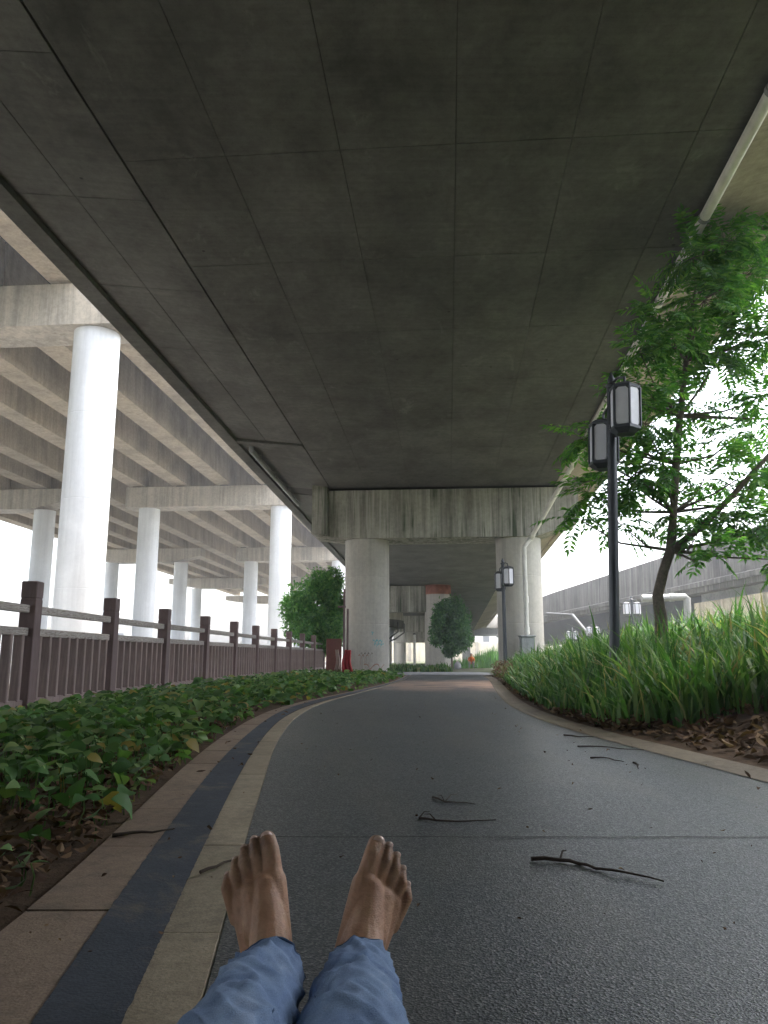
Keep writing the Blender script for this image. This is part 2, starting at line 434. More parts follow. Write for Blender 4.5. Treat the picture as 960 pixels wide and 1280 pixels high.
# ------------------------------------------------------------------ ground, road, edges
OUTER = [(-.80, 1.0), (-.80, 1.73), (-.84, 2.27), (-.92, 2.95), (-1.02, 3.88), (-1.11, 4.8), (-1.19, 6.06), (-1.24, 7.41), (-1.22, 8.9), (-1.03, 10.4), (-.55, 12.65), (0.0, 16.1), (.45, 20), (.7, 24)]
BLUEL = [(-.50, 1.0), (-.55, 1.36), (-.60, 1.71), (-.65, 2.15), (-.72, 2.73), (-.82, 3.61), (-.93, 4.72), (-1.03, 6.31), (-1.10, 8.1), (-1.08, 9.2), (-.86, 10.7), (-.46, 12.9), (.06, 16.1), (.5, 20), (.74, 24)]
YELL = [(-.38, 1.0), (-.42, 1.36), (-.46, 1.71), (-.51, 2.08), (-.59, 2.82), (-.70, 3.78), (-.82, 5.04), (-.93, 6.48), (-.98, 8.0), (-.90, 9.6), (-.62, 11.3), (-.26, 13.4), (.16, 16.3), (.56, 20), (.80, 24)]
YELR = [(-.27, 1.0), (-.31, 1.48), (-.335, 1.71), (-.37, 1.97), (-.41, 2.33), (-.46, 2.77), (-.61, 4.23), (-.70, 5.0), (-.83, 6.82), (-.87, 8.35), (-.80, 9.97), (-.48, 12.1), (-.05, 14.9), (.28, 17.6), (.64, 21), (.84, 24)]
RIN = [(1.9, 1.0), (1.88, 3.0), (1.80, 3.78), (1.67, 4.84), (1.52, 5.88), (1.43, 7.32), (1.47, 9.3), (1.62, 10.8), (2.15, 15.5), (2.7, 20), (3.0, 24)]
def ext(pts, dy=-9):      # carry the edges on behind the viewer
    (x0, y0), (x1, y1) = pts[0], pts[1]; return [(x0 - (x1 - x0) * .6 * 9, y0 + dy)] + pts
CURV = {n: smooth_curve(ext(p), .35, 24.0, 70) for n, p in dict(o=OUTER, b=BLUEL, y=YELL, r=YELR, R=RIN).items()}
for n, p in dict(o=OUTER, b=BLUEL, y=YELL, r=YELR, R=RIN).items():
    x0 = CURV[n][0][0]; CURV[n] = [(x0 + .25, -8.0), (x0 + .1, -3.0)] + CURV[n]
def cx(n, y): return polyval(CURV[n], y)
def fall(y): return -.40 * sstep(26, 50, y)
def bank(x, y):
    """height of the planted bank right of the path"""
    if y > 60 or y < -40: return fall(y)
    d = x - (cx('R', min(y, 24.0)) + .28)
    if d <= 0: return fall(y)
    f = 1 - sstep(16, 30, y)
    z = (.02 * sstep(0, .12, d) + .26 * sstep(.05, 1.25, d) + .42 * sstep(.9, 3.6, d) + .10 * sstep(3, 7, d)) * lerp(.18, 1, f)
    return z + fall(y) + (.03 * noise.noise(Vector((x * 1.3, y * 1.3, 0))) * sstep(0, .5, d))
def strip(name, mat, ca, cb, z, parent=None, n=None, fa=0.0, fb=0.0):
    mb = MB(); A, B = CURV[ca], CURV[cb]; vs = []
    for i in range((len(A) - 1) * 20 + 1):
        k, t = divmod(i, 20); k2 = min(k + 1, len(A) - 1); t /= 20; y = lerp(A[k][1], A[k2][1], t)
        j = [fa * (.7 * noise.noise(Vector((y * 23, q, 0))) + .6 * noise.noise(Vector((y * 61, q, 5)))) for q in (1.0, 7.0)]
        vs += [(lerp(A[k][0], A[k2][0], t) + j[0] - fa * 1.2, y, z), (lerp(B[k][0], B[k2][0], t) + j[1] + fa * 1.2, y, z)]
    mb.add(vs, [(2 * i, 2 * i + 1, 2 * i + 3, 2 * i + 2) for i in range(len(vs) // 2 - 1)])
    o = obj(name, mb, mat, parent); return o
# terrain out to the horizon, with the bank raised on the right
xs = [-3000, -900, -300, -120, -60, -40, -30, -22, -16, -12, -8, -5, -3.4, -2, -1.2, -.6, 0, .6] + [1 + .22 * i for i in range(46)] + [12, 14, 18, 24, 32, 44, 60, 120, 300, 900, 3000]
ys = [-2000, -500, -150, -60, -30, -15, -8, -3, 0, 1.5, 2.5] + [3 + .3 * i for i in range(75)] + [26, 27.5, 29, 31, 34, 38, 42, 46, 50, 56, 64, 80, 110, 160, 260, 500, 1000, 2500, 5000]
mb = MB(); vs = []
for y in ys:
    for x in xs:
        left = x < cx('R', min(max(y, -8), 24)) + .2
        z = bank(x, min(max(y, -6), 200)) if x < 40 else lerp(bank(40, min(max(y, -6), 200)), fall(y), sstep(40, 120, x))
        vs.append((x, y, z - .03 if left else z - .004))
nx = len(xs)
mb.add(vs, [(j * nx + i, j * nx + i + 1, (j + 1) * nx + i + 1, (j + 1) * nx + i) for j in range(len(ys) - 1) for i in range(nx - 1)])
g = obj('ground', mb, M['ground'], smooth=True); g['kind'] = 'structure'; g['label'] = 'pale bare ground spreading under the viaducts'
road = strip('road', M['asphalt'], 'r', 'R', 0.0); road['kind'] = 'structure'; road['label'] = 'dark grey coarse asphalt path curving under the viaduct'
# a narrow expansion joint across the path
mb = MB(); vs = []
for i in range(21):
    x = lerp(cx('r', 2.65), cx('R', 2.65), i / 20); y = 2.65 + .004 * math.sin(i * 1.7)
    vs += [(x, y - .004, .0025), (x, y + .004, .0025)]
mb.add(vs, [(2 * i, 2 * i + 2, 2 * i + 3, 2 * i + 1) for i in range(20)])
obj('expansion_joint', mb, M['soffit_joint'], road)
mb = MB(); obj('path_edge', MB().add(*(lambda A: ([(p[0] + d, p[1], 0.004 if d < .1 else 0.012) for p in A for d in (-.02, .05 + .1 * sstep(9, 4, p[1]), .22 + .1 * sstep(9, 4, p[1]))], [(3 * i + k, 3 * i + k + 1, 3 * i + k + 4, 3 * i + k + 3) for i in range(len(A) - 1) for k in (0, 1)]))(CURV['R'])), M['edge_tan'], road)
blue = strip('painted_band', M['band_blue'], 'b', 'y', .0145, road, fa=.005); blue['label'] = 'faded dark blue painted band along the path edge'
def slabs(name, mat, ca, cb, z, L, parent, h=.05, y0=-6.0, y1=24, gap=.006):
    """a band of paving slabs, each one an object of its own"""
    y = y0; k = 0
    while y < y1:
        ln = L * rnd.uniform(.92, 1.06); ye = min(y + ln, y1); n = 3
        mb = MB(); vs = []
        for i in range(n + 1):
            yy = lerp(y + gap / 2, ye - gap / 2, i / n)
            a, b = cx(ca, yy) + .003, cx(cb, yy) - .003
            vs += [(a, yy, z - h), (a, yy, z), (b, yy, z), (b, yy, z - h)]
        fs = [(i * 4 + j, (i + 1) * 4 + j, (i + 1) * 4 + (j + 1) % 4, i * 4 + (j + 1) % 4) for i in range(n) for j in range(4)]
        fs += [(0, 1, 2, 3), (n * 4 + 3, n * 4 + 2, n * 4 + 1, n * 4)]
        o = obj(name, mb.add(vs, fs), mat, parent, fix=True); o.location.z = rnd.uniform(-.0015, .0015)
        y = ye; k += 1
kerb = bpy.data.objects.new('kerb', None); COL.objects.link(kerb); kerb['kind'] = 'structure'; kerb['label'] = 'tan kerb slabs edging the path beside the planted bed'
slabs('kerb_slab', M['kerb_tan'], 'o', 'b', .012, .62, kerb)
band = bpy.data.objects.new('pavement', None); COL.objects.link(band); band['kind'] = 'structure'; band['label'] = 'worn yellow line of slabs beside the blue band'
slabs('band_slab', M['band_yellow'], 'y', 'r', .008, .78, band)
strip('slab_bedding', M['soil'], 'o', 'r', -.012, road)
# soil bed on the left, litter soil on the right
mb = MB(); vs = []
for x, y in CURV['o']:
    for t in (0, .15, .4, .7, 1):
        xx = lerp(x, -7.5, t); vs.append((xx, y, .0 + .035 * sstep(0, .15, t) + .02 * noise.noise(Vector((xx * 2, y * 2, 3)))))
mb.add(vs, [(5 * i + k, 5 * i + k + 5, 5 * i + k + 6, 5 * i + k + 1) for i in range(len(CURV['o']) - 1) for k in range(4)])
bed = obj('planting_bed', mb, M['soil'], smooth=True, fix=True); bed['kind'] = 'structure'; bed['label'] = 'brown soil bed between kerb and brown fence'
mb = MB(); vs = []
offs = (.2, .35, .6, 1.0, 1.5, 2.1, 2.8, 3.6, 4.6)
for x, y in CURV['R']:
    for d in offs: vs.append((x + d, y, bank(x + d, y) + (.006 if d > .3 else .012)))
k = len(offs)
mb.add(vs, [(k * i + j, k * i + j + 1, k * i + j + k + 1, k * i + j + k) for i in range(len(CURV['R']) - 1) for j in range(k - 1)])
bk = obj('bank', mb, M['soil'], smooth=True); bk['kind'] = 'structure'; bk['label'] = 'brown earth bank rising beside the path'
# paved forecourt beyond the first pier
mb = MB(); vs = []
for y in (23.9, 26, 28, 30, 34, 38, 42, 46, 50, 55):
    l = lerp(.78, -3.5, sstep(24, 32, y)); r_ = lerp(3.1, 9.5, sstep(24, 34, y))
    for i in range(7): vs.append((lerp(l, r_, i / 6), y, fall(y) + .006))
mb.add(vs, [(7 * j + i, 7 * j + i + 1, 7 * j + i + 8, 7 * j + i + 7) for j in range(9) for i in range(6)])
pl = obj('pavement', mb, M['plaza']); pl['kind'] = 'structure'; pl['label'] = 'pale paved area beyond the first pier'

mb = MB(); vs = []
for y in (6, 12, 20, 26, 32, 38, 44, 50, 70, 100, 140):
    for x in (-60, -40, -30, -20, -12, -7.6): vs.append((x + y * .08, y, fall(y) + .008))
mb.add(vs, [(6 * j + i, 6 * j + i + 1, 6 * j + i + 7, 6 * j + i + 6) for j in range(10) for i in range(5)])
yd = obj('pavement', mb, M['yard']); yd['kind'] = 'structure'; yd['label'] = 'pale concrete yard added beneath the white columns to bounce light up'  # paving added under the girders to bounce light up

# ------------------------------------------------------------------ the viaduct overhead
H0 = CAM_H + 5.75
def zs(v): return H0 + SLOPE * v
UL, UR, EL, ER, RL, RR = -3.62, 3.38, -5.57, 4.99, .22, .46
def deck_part(mbx, poly, v0, v1, n=1): return mbx.prism(poly, lambda a, b, t: fr(a, t, zs(t) + b), v0, v1, n)
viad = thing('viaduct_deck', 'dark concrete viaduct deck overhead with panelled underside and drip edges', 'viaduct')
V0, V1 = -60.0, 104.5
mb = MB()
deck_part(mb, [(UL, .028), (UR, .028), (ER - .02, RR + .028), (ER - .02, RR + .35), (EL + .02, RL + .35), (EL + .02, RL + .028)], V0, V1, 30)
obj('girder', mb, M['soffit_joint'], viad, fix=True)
for nm, (a0, a1), z0 in (('edge_fascia', (EL - .10, EL + .20), RL), ('edge_fascia', (ER - .12, ER + .12), RR)):
    mb = MB(); deck_part(mb, [(a0, z0 - .10), (a1, z0 - .10), (a1, z0 + .36), (a0, z0 + .36)], V0, V1, 1)
    obj(nm, mb, M['soffit'] if a0 < 0 else M['wing_skylit'], viad, fix=True)
for a0, a1, z0 in ((EL - .08, EL + .16, RL + .363), (ER - .16, ER + .10, RR + .363)):
    mb = MB(); deck_part(mb, [(a0, z0), (a1, z0), (a1, z0 + .95), (a0, z0 + .95)], V0, V1, 1)
    obj('parapet', mb, M['ramp'], viad, fix=True)
def panel(u0, r0, u1, r1, v0, v1, mat, name='soffit_panel', jit=.002):
    gp = .0032; d = rnd.uniform(-jit, jit)
    t0 = gp / (u1 - u0); ra, rb = lerp(r0, r1, t0), lerp(r0, r1, 1 - t0); ua, ub = u0 + gp, u1 - gp
    mb = MB(); vs = []
    ch = .0035
    for (uu0, uu1, vv0, vv1, dz) in ((ua, ub, v0 + gp, v1 - gp, .03), (ua, ub, v0 + gp, v1 - gp, ch), (ua + ch, ub - ch, v0 + gp + ch, v1 - gp - ch, 0)):
        for (uu, rr, vv) in ((uu0, ra, vv0), (uu1, rb, vv0), (uu1, rb, vv1), (uu0, ra, vv1)): vs.append(fr(uu, vv, zs(vv) + rr + dz + d))
    fs = [(0, 1, 5, 4), (1, 2, 6, 5), (2, 3, 7, 6), (3, 0, 4, 7), (4, 5, 9, 8), (5, 6, 10, 9), (6, 7, 11, 10), (7, 4, 8, 11), (8, 9, 10, 11)]
    return obj(name, mb.add(vs, fs), mat, viad, fix=True)
US = [UL, -2.43, -1.12, .17, 1.44, 2.78, UR]
VROW = [7.66 + 2.335 * i for i in range(-4, 7)]
VROW = VROW[:-1] + [23.6]
for i in range(len(US) - 1):
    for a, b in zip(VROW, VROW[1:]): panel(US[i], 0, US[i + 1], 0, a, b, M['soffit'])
mid = (UL + EL) / 2 + .02
WROW = [x + .75 for x in VROW[:-2]]
WROW = [v for v in WROW if v < 17.6] + [18.75]
for a, b in zip(WROW, WROW[1:]):
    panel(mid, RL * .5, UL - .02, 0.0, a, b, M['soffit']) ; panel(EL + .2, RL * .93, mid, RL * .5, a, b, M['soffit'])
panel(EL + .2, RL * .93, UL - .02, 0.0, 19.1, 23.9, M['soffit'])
for a, b in zip(VROW, VROW[1:]): panel(UR + .004, 0, ER - .12, RR * .95, a, b, M['wing_skylit'], 'wing_panel')
mb = MB(); deck_part(mb, [(EL + .2, RL * .93 - .07), (UL - .01, -.05), (UL - .01, .2), (EL + .2, RL * .93 + .2)], 18.77, 19.05); obj('joint_beam', mb, M['soffit'], viad, fix=True)
for (a, b, mat) in (((UL, 0), (UR, 0), M['soffit']), ((UR + .003, 0), (ER - .12, RR * .95), M['wing_skylit']), ((EL + .2, RL * .93), (UL - .003, 0), M['soffit'])):
    for va, vb in ((-59.9, -1.70), (24.9, 50.0), (50.02, 76.0), (76.02, 104.4)):
        mb = MB(); deck_part(mb, [a, b, (b[0], b[1] + .025), (a[0], a[1] + .025)], va, vb, 4); obj('underside', mb, mat, viad, fix=True)
# first pier: two round columns under a stained cap beam
def pier_cap(name, poly, v0, v1, mat, parent, z0):
    mb = MB(); mb.prism(poly, lambda a, b, t: fr(a, t, z0 + b), v0, v1); return obj(name, mb, mat, parent, fix=True)
def column(parent, u, v, rad, z0, z1, mat, name='column', rings=(), seg=48):
    prof = [(rad, z0)]
    for zr in rings: prof += [(rad, zr - .012), (rad - .006, zr - .004), (rad - .006, zr + .004), (rad, zr + .012)]
    prof += [(rad, z1)]
    mb = MB(); p = fr(u, v); mb.lathe((p.x, p.y, 0), prof, seg); return obj(name, mb, mat, parent, smooth=14)
pier1 = thing('viaduct_pier', 'twin round columns carrying a stained concrete cap beam over the path', 'bridge pier')
zc = 4.20; zt = zs(23.5) - .09
pier_cap('cap_beam', [(-4.15, .12), (-3.2, -.02), (2.75, -.02), (4.05, .42), (4.05, zt - zc), (-4.15, zt - zc)], 23.5, 25.0, M['pier_cap'], pier1, zc)
pier_cap('shear_key', [(-4.17, zt - zc + .003), (-3.70, zt - zc + .003), (-3.70, .62 + zt - zc), (-4.17, .62 + zt - zc)], 23.35, 24.6, M['pier_cap'], pier1, zc)
pier_cap('shear_block', [(-4.17, .10), (-3.70, .10), (-3.70, zt - zc), (-4.17, zt - zc)], 23.35, 23.497, M['pier_cap'], pier1, zc)
pier_cap('shear_key', [(3.60, zt - zc + .003), (4.07, zt - zc + .003), (4.07, .5 + zt - zc), (3.60, .5 + zt - zc)], 23.35, 24.6, M['pier_cap'], pier1, zc)
for u in (-2.52, 2.25):
    column(pier1, u, 24.25, .70, -.05, zc - .015, M['pier_column'], rings=(1.55, 3.0))
for u in (-2.9, -1.0, 1.0, 2.8):
    mb = MB(); p = fr(u, 24.25, zt + .044); mb.box(p, (.6, .6, .09), Matrix.Rotation(-ANG, 3, 'Z')); obj('bearing_pad', mb, M['dark_pipe'], pier1)
# painted marks on the left column
def col_mark(pts, w_, mat, u=-2.52, v=24.25, rad=.70):
    c = fr(u, v); mb = MB(); vs = []
    for (ang, z), ww in pts:
        for s in (-1, 1):
            g_ = R(ang); q = rad + .003
            vs.append((c.x + q * math.sin(g_), c.y - q * math.cos(g_), z + s * ww))
    mb.add(vs, [(2 * i, 2 * i + 2, 2 * i + 3, 2 * i + 1) for i in range(len(pts) - 1)]); return obj('painted_mark', mb, mat, pier1)
def scribble(a0, a1, z0, z1, n, ww, mat, turns=2.0):
    pts = []
    for i in range(n):
        t = i / (n - 1)
        pts.append(((lerp(a0, a1, t) + 3 * math.sin(t * 6.28 * turns), lerp(z0, z1, .5 + .5 * math.sin(t * 6.28 * turns + 1))), ww * rnd.uniform(.6, 1.3)))
    col_mark(pts, 0, mat)
scribble(16, 44, .90, 1.06, 22, .022, M['blue_paint'], 3); scribble(20, 46, .84, .95, 22, .014, M['blue_paint'], 2.2)
scribble(12, 18, 1.22, 1.30, 8, .014, M['blue_paint'], 1)
scribble(-14, 14, .22, .68, 30, .014, M['dark_paint'], 3.3); scribble(-20, 6, .30, .62, 26, .016, M['red_paint'], 2.6); scribble(-6, 50, .18, .34, 26, .018, M['red_paint'], 2.0)
# a pier behind the viewer and the ones farther on
def far_pier(label, v, cols, u0, u1, rust=False):
    p = thing('viaduct_pier', label, 'bridge pier'); z1 = zs(v) - .12; zb = z1 - 1.55
    pier_cap('cap_beam', [(u0, 0), (u1, 0), (u1, 1.55), (u0, 1.55)], v, v + 1.5, M['pier_cap'], p, zb)
    for u, r in cols: column(p, u, v + .75, r, -.6, zb - .01, M['pier_column'], rings=(1.4,))
    return p
far_pier('round concrete pier column behind where the person reclines', -7.5, ((-2.4, .7), (2.3, .7)), -4.1, 4.1)
p2 = thing('viaduct_pier', 'round pier column with rust red collar behind the small tree', 'bridge pier')
z1 = zs(50) - .02
column(p2, -.62, 50.9, .86, -.6, z1, M['pier_column'], rings=(2.0,))
column(p2, -.62, 50.9, .875, z1 - .62, z1 - .015, M['rust'], 'rust_collar')
pier_cap('cap_beam', [(-6.6, 0), (-1.2, 0), (-1.2, 1.7), (-6.6, 1.7)], 50.5, 51.5, M['pier_cap'], p2, z1 - 1.75)
column(p2, -5.6, 51.0, .7, -.6, z1 - 1.76, M['pier_column'])
far_pier('far pier with a cap beam beyond the rust collared column', 76, ((-.9, .7), (-6.2, .7)), -7, 1.0)
far_pier('farthest pier of the overhead viaduct', 102, ((-.9, .7), (-6.2, .7)), -7, 3.5)

# unseen decks added beside and behind the viewer to shade the foreground
for lab, u0, u1, zz in (('added shading deck between the overhead viaduct and the white columned one', -9.6, -5.8, 7.3), ('added shading deck over the bank beside the overhead viaduct', 5.2, 10.9, 7.2)):
    sr = thing('shade_deck', lab, 'viaduct')
    for nm, poly, mt in (('deck_slab', [(u0, 0), (u1, 0), (u1, .4), (u0, .4)], 'soffit'), ('box_girder', [(u0 + 1.0, -.7), (u1 - 1.0, -.7), (u1 - .6, -.003), (u0 + .6, -.003)], 'soffit'), ('parapet', [(u0, .403), (u0 + .2, .403), (u0 + .2, 1.3), (u0, 1.3)], 'ramp'), ('parapet', [(u1 - .2, .403), (u1, .403), (u1, 1.3), (u1 - .2, 1.3)], 'ramp')):
        mb = MB(); mb.prism(poly, lambda a, b, t: fr(a, t, zz + b + SLOPE * t), -58, 5.2); obj(nm, mb, M[mt], sr, fix=True)
    for v in (-12, -34):
        column(sr, (u0 + u1) / 2, v, .5, -.2, zz - .7 - SLOPE * 0 + .2, M['pier_column'])

# white drainpipe below the right edge, down the pier column
pipe = thing('drainpipe', 'white plastic drainpipe running along the deck edge and down the pier', 'pipe')
r_ = .066
def pu(v): return lerp(3.29, 3.50, (v - 7) / 14)
def pz(v): return zs(v) - .075
seg = [fr(pu(v), v, pz(v)) for v in (-20, -10, 0, 6, 12, 18, 20.6)]
A_ = fr(pu(20.9), 20.9, pz(20.9) - .02); B_ = at(664, 672, 22.75); C_ = at(655, 684, 22.75); D_ = Vector((C_.x, C_.y, 1.05))
mb = MB(); mb.tube(seg + [A_], r_, 14); obj('pipe_run', mb, M['pvc'], pipe, smooth=60)
mb = MB(); mb.tube([A_, lerp(A_, B_, .06) + Vector((0, 0, .0)), B_, lerp(B_, C_, .6) + Vector((-.01, 0, 0)), C_, D_], .070, 14); obj('downpipe', mb, M['pvc'], pipe, smooth=60)
for v in [-4 + 2.2 * i for i in range(12)]:
    p = fr(pu(v), v, pz(v)); t = fr(0, 1, SLOPE).normalized()
    mb = MB(); mb.tube([p - t * .03, p + t * .03], r_ + .012, 14); obj('hanger', MB().box(p + Vector((0, 0, .10)), (.03, .03, .16)), M['clamp'], pipe); obj('pipe_clamp', mb, M['clamp'], pipe)
for p, a in ((A_, B_), (B_, A_), (D_ + Vector((0, 0, 1.2)), D_), (D_ + Vector((0, 0, .3)), D_)):
    t = (a - p).normalized(); mb = MB(); mb.tube([p - t * .06, p + t * .14], .084, 14); obj('pipe_coupling', mb, M['pvc'], pipe, smooth=60)
bx = thing('drain_box', 'grey concrete box at the foot of the white downpipe', 'box', (D_.x, D_.y, 0))
obj('box_body', MB().cbox((0, 0, .56), (.40, .34, 1.12), .02), M['grey_box'], bx); obj('box_lid', MB().cbox((0, 0, 1.15), (.46, .40, .05), .012), M['grey_box'], bx)
# thin pipe clipped under the left wing
lp = thing('drainpipe', 'thin dark drainpipe clipped beneath the left wing of the deck', 'pipe')
mb = MB(); pts = [fr(EL + .45, v, zs(v) + .05) for v in (19.4, 22, 24, 26)]; mb.tube([pts[0] + Vector((0, 0, .12))] + pts, .07, 10); obj('pipe_run', mb, M['slab_dark'], lp, smooth=50)
for v in (20.2, 22, 23.8): mb = MB(); mb.box(fr(EL + .45, v, zs(v) + .12), (.18, .04, .22)); obj('pipe_clamp', mb, M['clamp'], lp)

# ------------------------------------------------------------------ the white-columned viaducts on the left
VS = [-56.6, -30.8, -5, 20.73, 46.5, 72.2, 98, 124]
def zl(v): return 9.93 - .0100 * (v - 20.73)
def left_deck(name, label, ul, ur, girders, caps, ncol):
    d = thing(name, label, 'viaduct')
    for k, (a, b) in enumerate(zip(VS, VS[1:])):
        for ug in girders:
            mb = MB(); zz = lambda t: zl(t) + 1.42
            mb.prism([(ug - .50, 0), (ug + .50, 0), (ug + .50, .25), (ug + .42, 1.75), (ug - .42, 1.75), (ug - .50, .25)], lambda x, y, t: fr(x, t, zz(t) + y), a + .05, b - .05)
            obj('girder', mb, M['girder'], d, fix=True)
    mb = MB(); mb.prism([(ul, 3.19), (ur, 3.19), (ur, 3.45), (ul, 3.45)], lambda x, y, t: fr(x, t, zl(t) + y), VS[0], VS[-1], 6); obj('deck_slab', mb, M['underside_shade'], d, fix=True)
    for u in (ul + .15, ur - .15):
        mb = MB(); mb.prism([(u - .14, 3.452), (u + .14, 3.452), (u + .10, 4.4), (u - .10, 4.4)], lambda x, y, t: fr(x, t, zl(t) + y), VS[0], VS[-1], 6); obj('parapet', mb, M['ramp'], d, fix=True)
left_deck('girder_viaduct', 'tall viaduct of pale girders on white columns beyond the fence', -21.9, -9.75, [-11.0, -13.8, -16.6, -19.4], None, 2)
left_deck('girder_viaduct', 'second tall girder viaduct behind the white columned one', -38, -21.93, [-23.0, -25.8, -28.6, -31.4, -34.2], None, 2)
ORD = {1: 'first', 2: 'second', 3: 'third', 4: 'fourth', 5: 'fifth'}
for k, v in enumerate(VS[2:]):
    if k == 0: continue
    where = ['', 'beside the fence, largest', 'in front of the round crowned tree', 'third along the fence viaduct', 'fourth along the fence viaduct', 'last along the fence viaduct'][k]
    p = thing('column_pier', 'white round columns with pale cap beam, %s' % where, 'bridge pier')
    pier_cap('cap_beam', [(-20.0, 0.05), (-9.3, 0.05), (-9.3, 1.32), (-20.0, 1.32)], v - .75, v + .75, M['cap_pale'], p, zl(v))
    for u in (-10.24, -18.7): column(p, u, v, .65, -.6, zl(v) + .04, M['white_column'], rings=(2.4, 4.9, 7.4), seg=56)
    for ug in (-11.0, -13.8, -16.6, -19.4):
        for s in (-.35, .35): mb = MB(); mb.box(fr(ug, v + s, zl(v) + 1.365), (.5, .4, .085), Matrix.Rotation(-ANG, 3, 'Z')); obj('bearing_pad', mb, M['dark_pipe'], p)
    p = thing('column_pier', 'hammerhead pier of the rear viaduct, %s from the near end' % ORD[k], 'bridge pier')
    pier_cap('cap_beam', [(-32.0, 0.05), (-26.3, .05), (-23.5, .62), (-23.5, 1.32), (-36, 1.32), (-36, .62)], v - .75, v + .75, M['cap_pale'], p, zl(v))
    for u in (-25.6, -32.5): column(p, u, v, .65, -.6, zl(v) + .04, M['white_column'], rings=(2.4, 4.9, 7.4), seg=40)

# ------------------------------------------------------------------ ramp on the right, curving away behind
path = [(15, -60), (14.8, -40), (14.5, -20), (14.3, -8), (14.1, 8), (13.95, 18), (13.7, 28.6), (13.4, 39), (13.05, 49.4), (12.75, 60), (12.9, 73), (13.8, 86), (15.0, 100), (16.5, 114)]
def path_pt(s):
    i = min(int(s), len(path) - 2); t = s - i
    p0 = path[max(i - 1, 0)]; p1 = path[i]; p2 = path[i + 1]; p3 = path[min(i + 2, len(path) - 1)]
    f = lambda a, b, c, d: .5 * ((2 * b) + (c - a) * t + (2 * a - 5 * b + 4 * c - d) * t * t + (3 * b - a - 3 * c + d) * t ** 3)
    return Vector((f(p0[0], p1[0], p2[0], p3[0]), f(p0[1], p1[1], p2[1], p3[1]), 0))
def ramp_pt(a, b, s):
    p = path_pt(s); t = (path_pt(min(s + .05, len(path) - 1.001)) - path_pt(max(s - .05, 0))).normalized(); nrm = Vector((t.y, -t.x, 0))
    return p + nrm * a + Vector((0, 0, b))
ramp = thing('ramp_viaduct', 'weathered grey curved ramp viaduct with solid parapet beyond the grassy bank', 'viaduct')
E_ = len(path) - 1.02
def rpart(nm, poly, mat, s0=0, s1=E_, n=60): mb = MB(); mb.prism(poly, ramp_pt, s0, s1, n); return obj(nm, mb, mat, ramp, smooth=30, fix=True)
rpart('parapet', [(0, 3.75), (.24, 3.75), (.20, 5.28), (.03, 5.28)], M['ramp'])
rpart('parapet', [(7.0, 3.75), (7.24, 3.75), (7.2, 5.28), (7.03, 5.28)], M['ramp'])
rpart('deck_slab', [(-.05, 3.25), (7.3, 3.25), (7.3, 3.747), (-.05, 3.747)], M['ramp'])
rpart('edge_ledge', [(-.15, 3.48), (-.052, 3.48), (-.052, 3.73), (-.15, 3.68)], M['ramp'])
rpart('box_girder', [(1.1, 1.85), (6.2, 1.85), (6.6, 3.247), (.75, 3.247)], M['underside_shade'], 6.55, E_)
aw = thing('abutment_wall', 'tan stained abutment wall below the ramp above the grass', 'wall')
for k in range(8):
    mb = MB(); s0 = .1 + k * .805; s1 = s0 + .8
    mb.prism([(.16, -.2), (.8, -.2), (.8, 2.86), (.16, 2.86)], ramp_pt, s0, s1, 4); obj('wall_panel', mb, M['abutment'], aw, fix=True)
mb = MB(); mb.prism([(.45, 2.87), (.8, 2.87), (.8, 3.245), (.45, 3.245)], ramp_pt, .1, 6.52, 12); obj('bearing_shelf', mb, M['slab_dark'], aw, fix=True)
for s in (8.2, 9.6, 11.0, 12.3):
    p = thing('ramp_pier', 'short round column under the %s of the curved ramp' % {8.2: 'near span', 9.6: 'second span', 11.0: 'third span', 12.3: 'last span'}[s], 'bridge pier')
    q = ramp_pt(3.6, 0, s); mb = MB(); mb.lathe((q.x, q.y, 0), [(.6, -.7), (.6, 1.55), (.9, 1.84)], 32); obj('column', mb, M['pier_column'], p, smooth=40)
dp = thing('drainpipe', 'white drainpipe with an elbow under the ramp beside the tree trunk', 'pipe')
a, b, c = at(802, 748, 31.6), at(858, 746, 31.6), at(861, 800, 31.6)
mb = MB(); mb.tube([a, lerp(a, b, .97), b + Vector((.02, 0, -.06)), c], .14, 12); obj('pipe_run', mb, M['clamp'], dp, smooth=50)
mb = MB(); mb.tube([lerp(a, b, .62), lerp(a, b, .72)], .17, 12); obj('pipe_coupling', mb, M['clamp'], dp, smooth=50)
dp2 = thing('drainpipe', 'slanting thin grey drainpipe under the far part of the ramp', 'pipe')
mb = MB(); mb.tube([at(684, 767, 52), at(716, 769, 47), at(736, 793, 44), at(752, 796, 42)], .09, 10); obj('pipe_run', mb, M['dark_pipe'], dp2, smooth=50)
# another curving ramp seen past the left column
cr = thing('ramp_viaduct', 'pale curved ramp end showing beside the marked column', 'viaduct')
def arc_pt(a, b, t):
    c = at(482, 800, 62); c = Vector((c.x - 6.2, 62, 0)); rr = 7.6 + a
    return c + Vector((rr * math.cos(t), rr * math.sin(t), b))
for nm, poly, mat in (('parapet', [(-.25, 3.3), (0, 3.3), (0, 4.35), (-.25, 4.35)], M['cap_pale']), ('deck_slab', [(-4, 2.75), (.06, 2.75), (.06, 3.297), (-4, 3.297)], M['ramp']), ('box_girder', [(-3.6, 1.7), (-1.0, 1.7), (-.55, 2.747), (-4, 2.747)], M['slab_dark'])):
    mb = MB(); mb.prism(poly, arc_pt, R(-75), R(75), 30); obj(nm, mb, mat, cr, smooth=30, fix=True)
for t in (-38, -22, -5):
    mb = MB(); mb.tube([arc_pt(.1, 3.1, R(t)), arc_pt(.1, 2.4, R(t)), arc_pt(-.6, 1.9, R(t)), arc_pt(-1.4, 1.6, R(t))], .06, 8); obj('drain_spout', mb, M['dark_pipe'], cr)

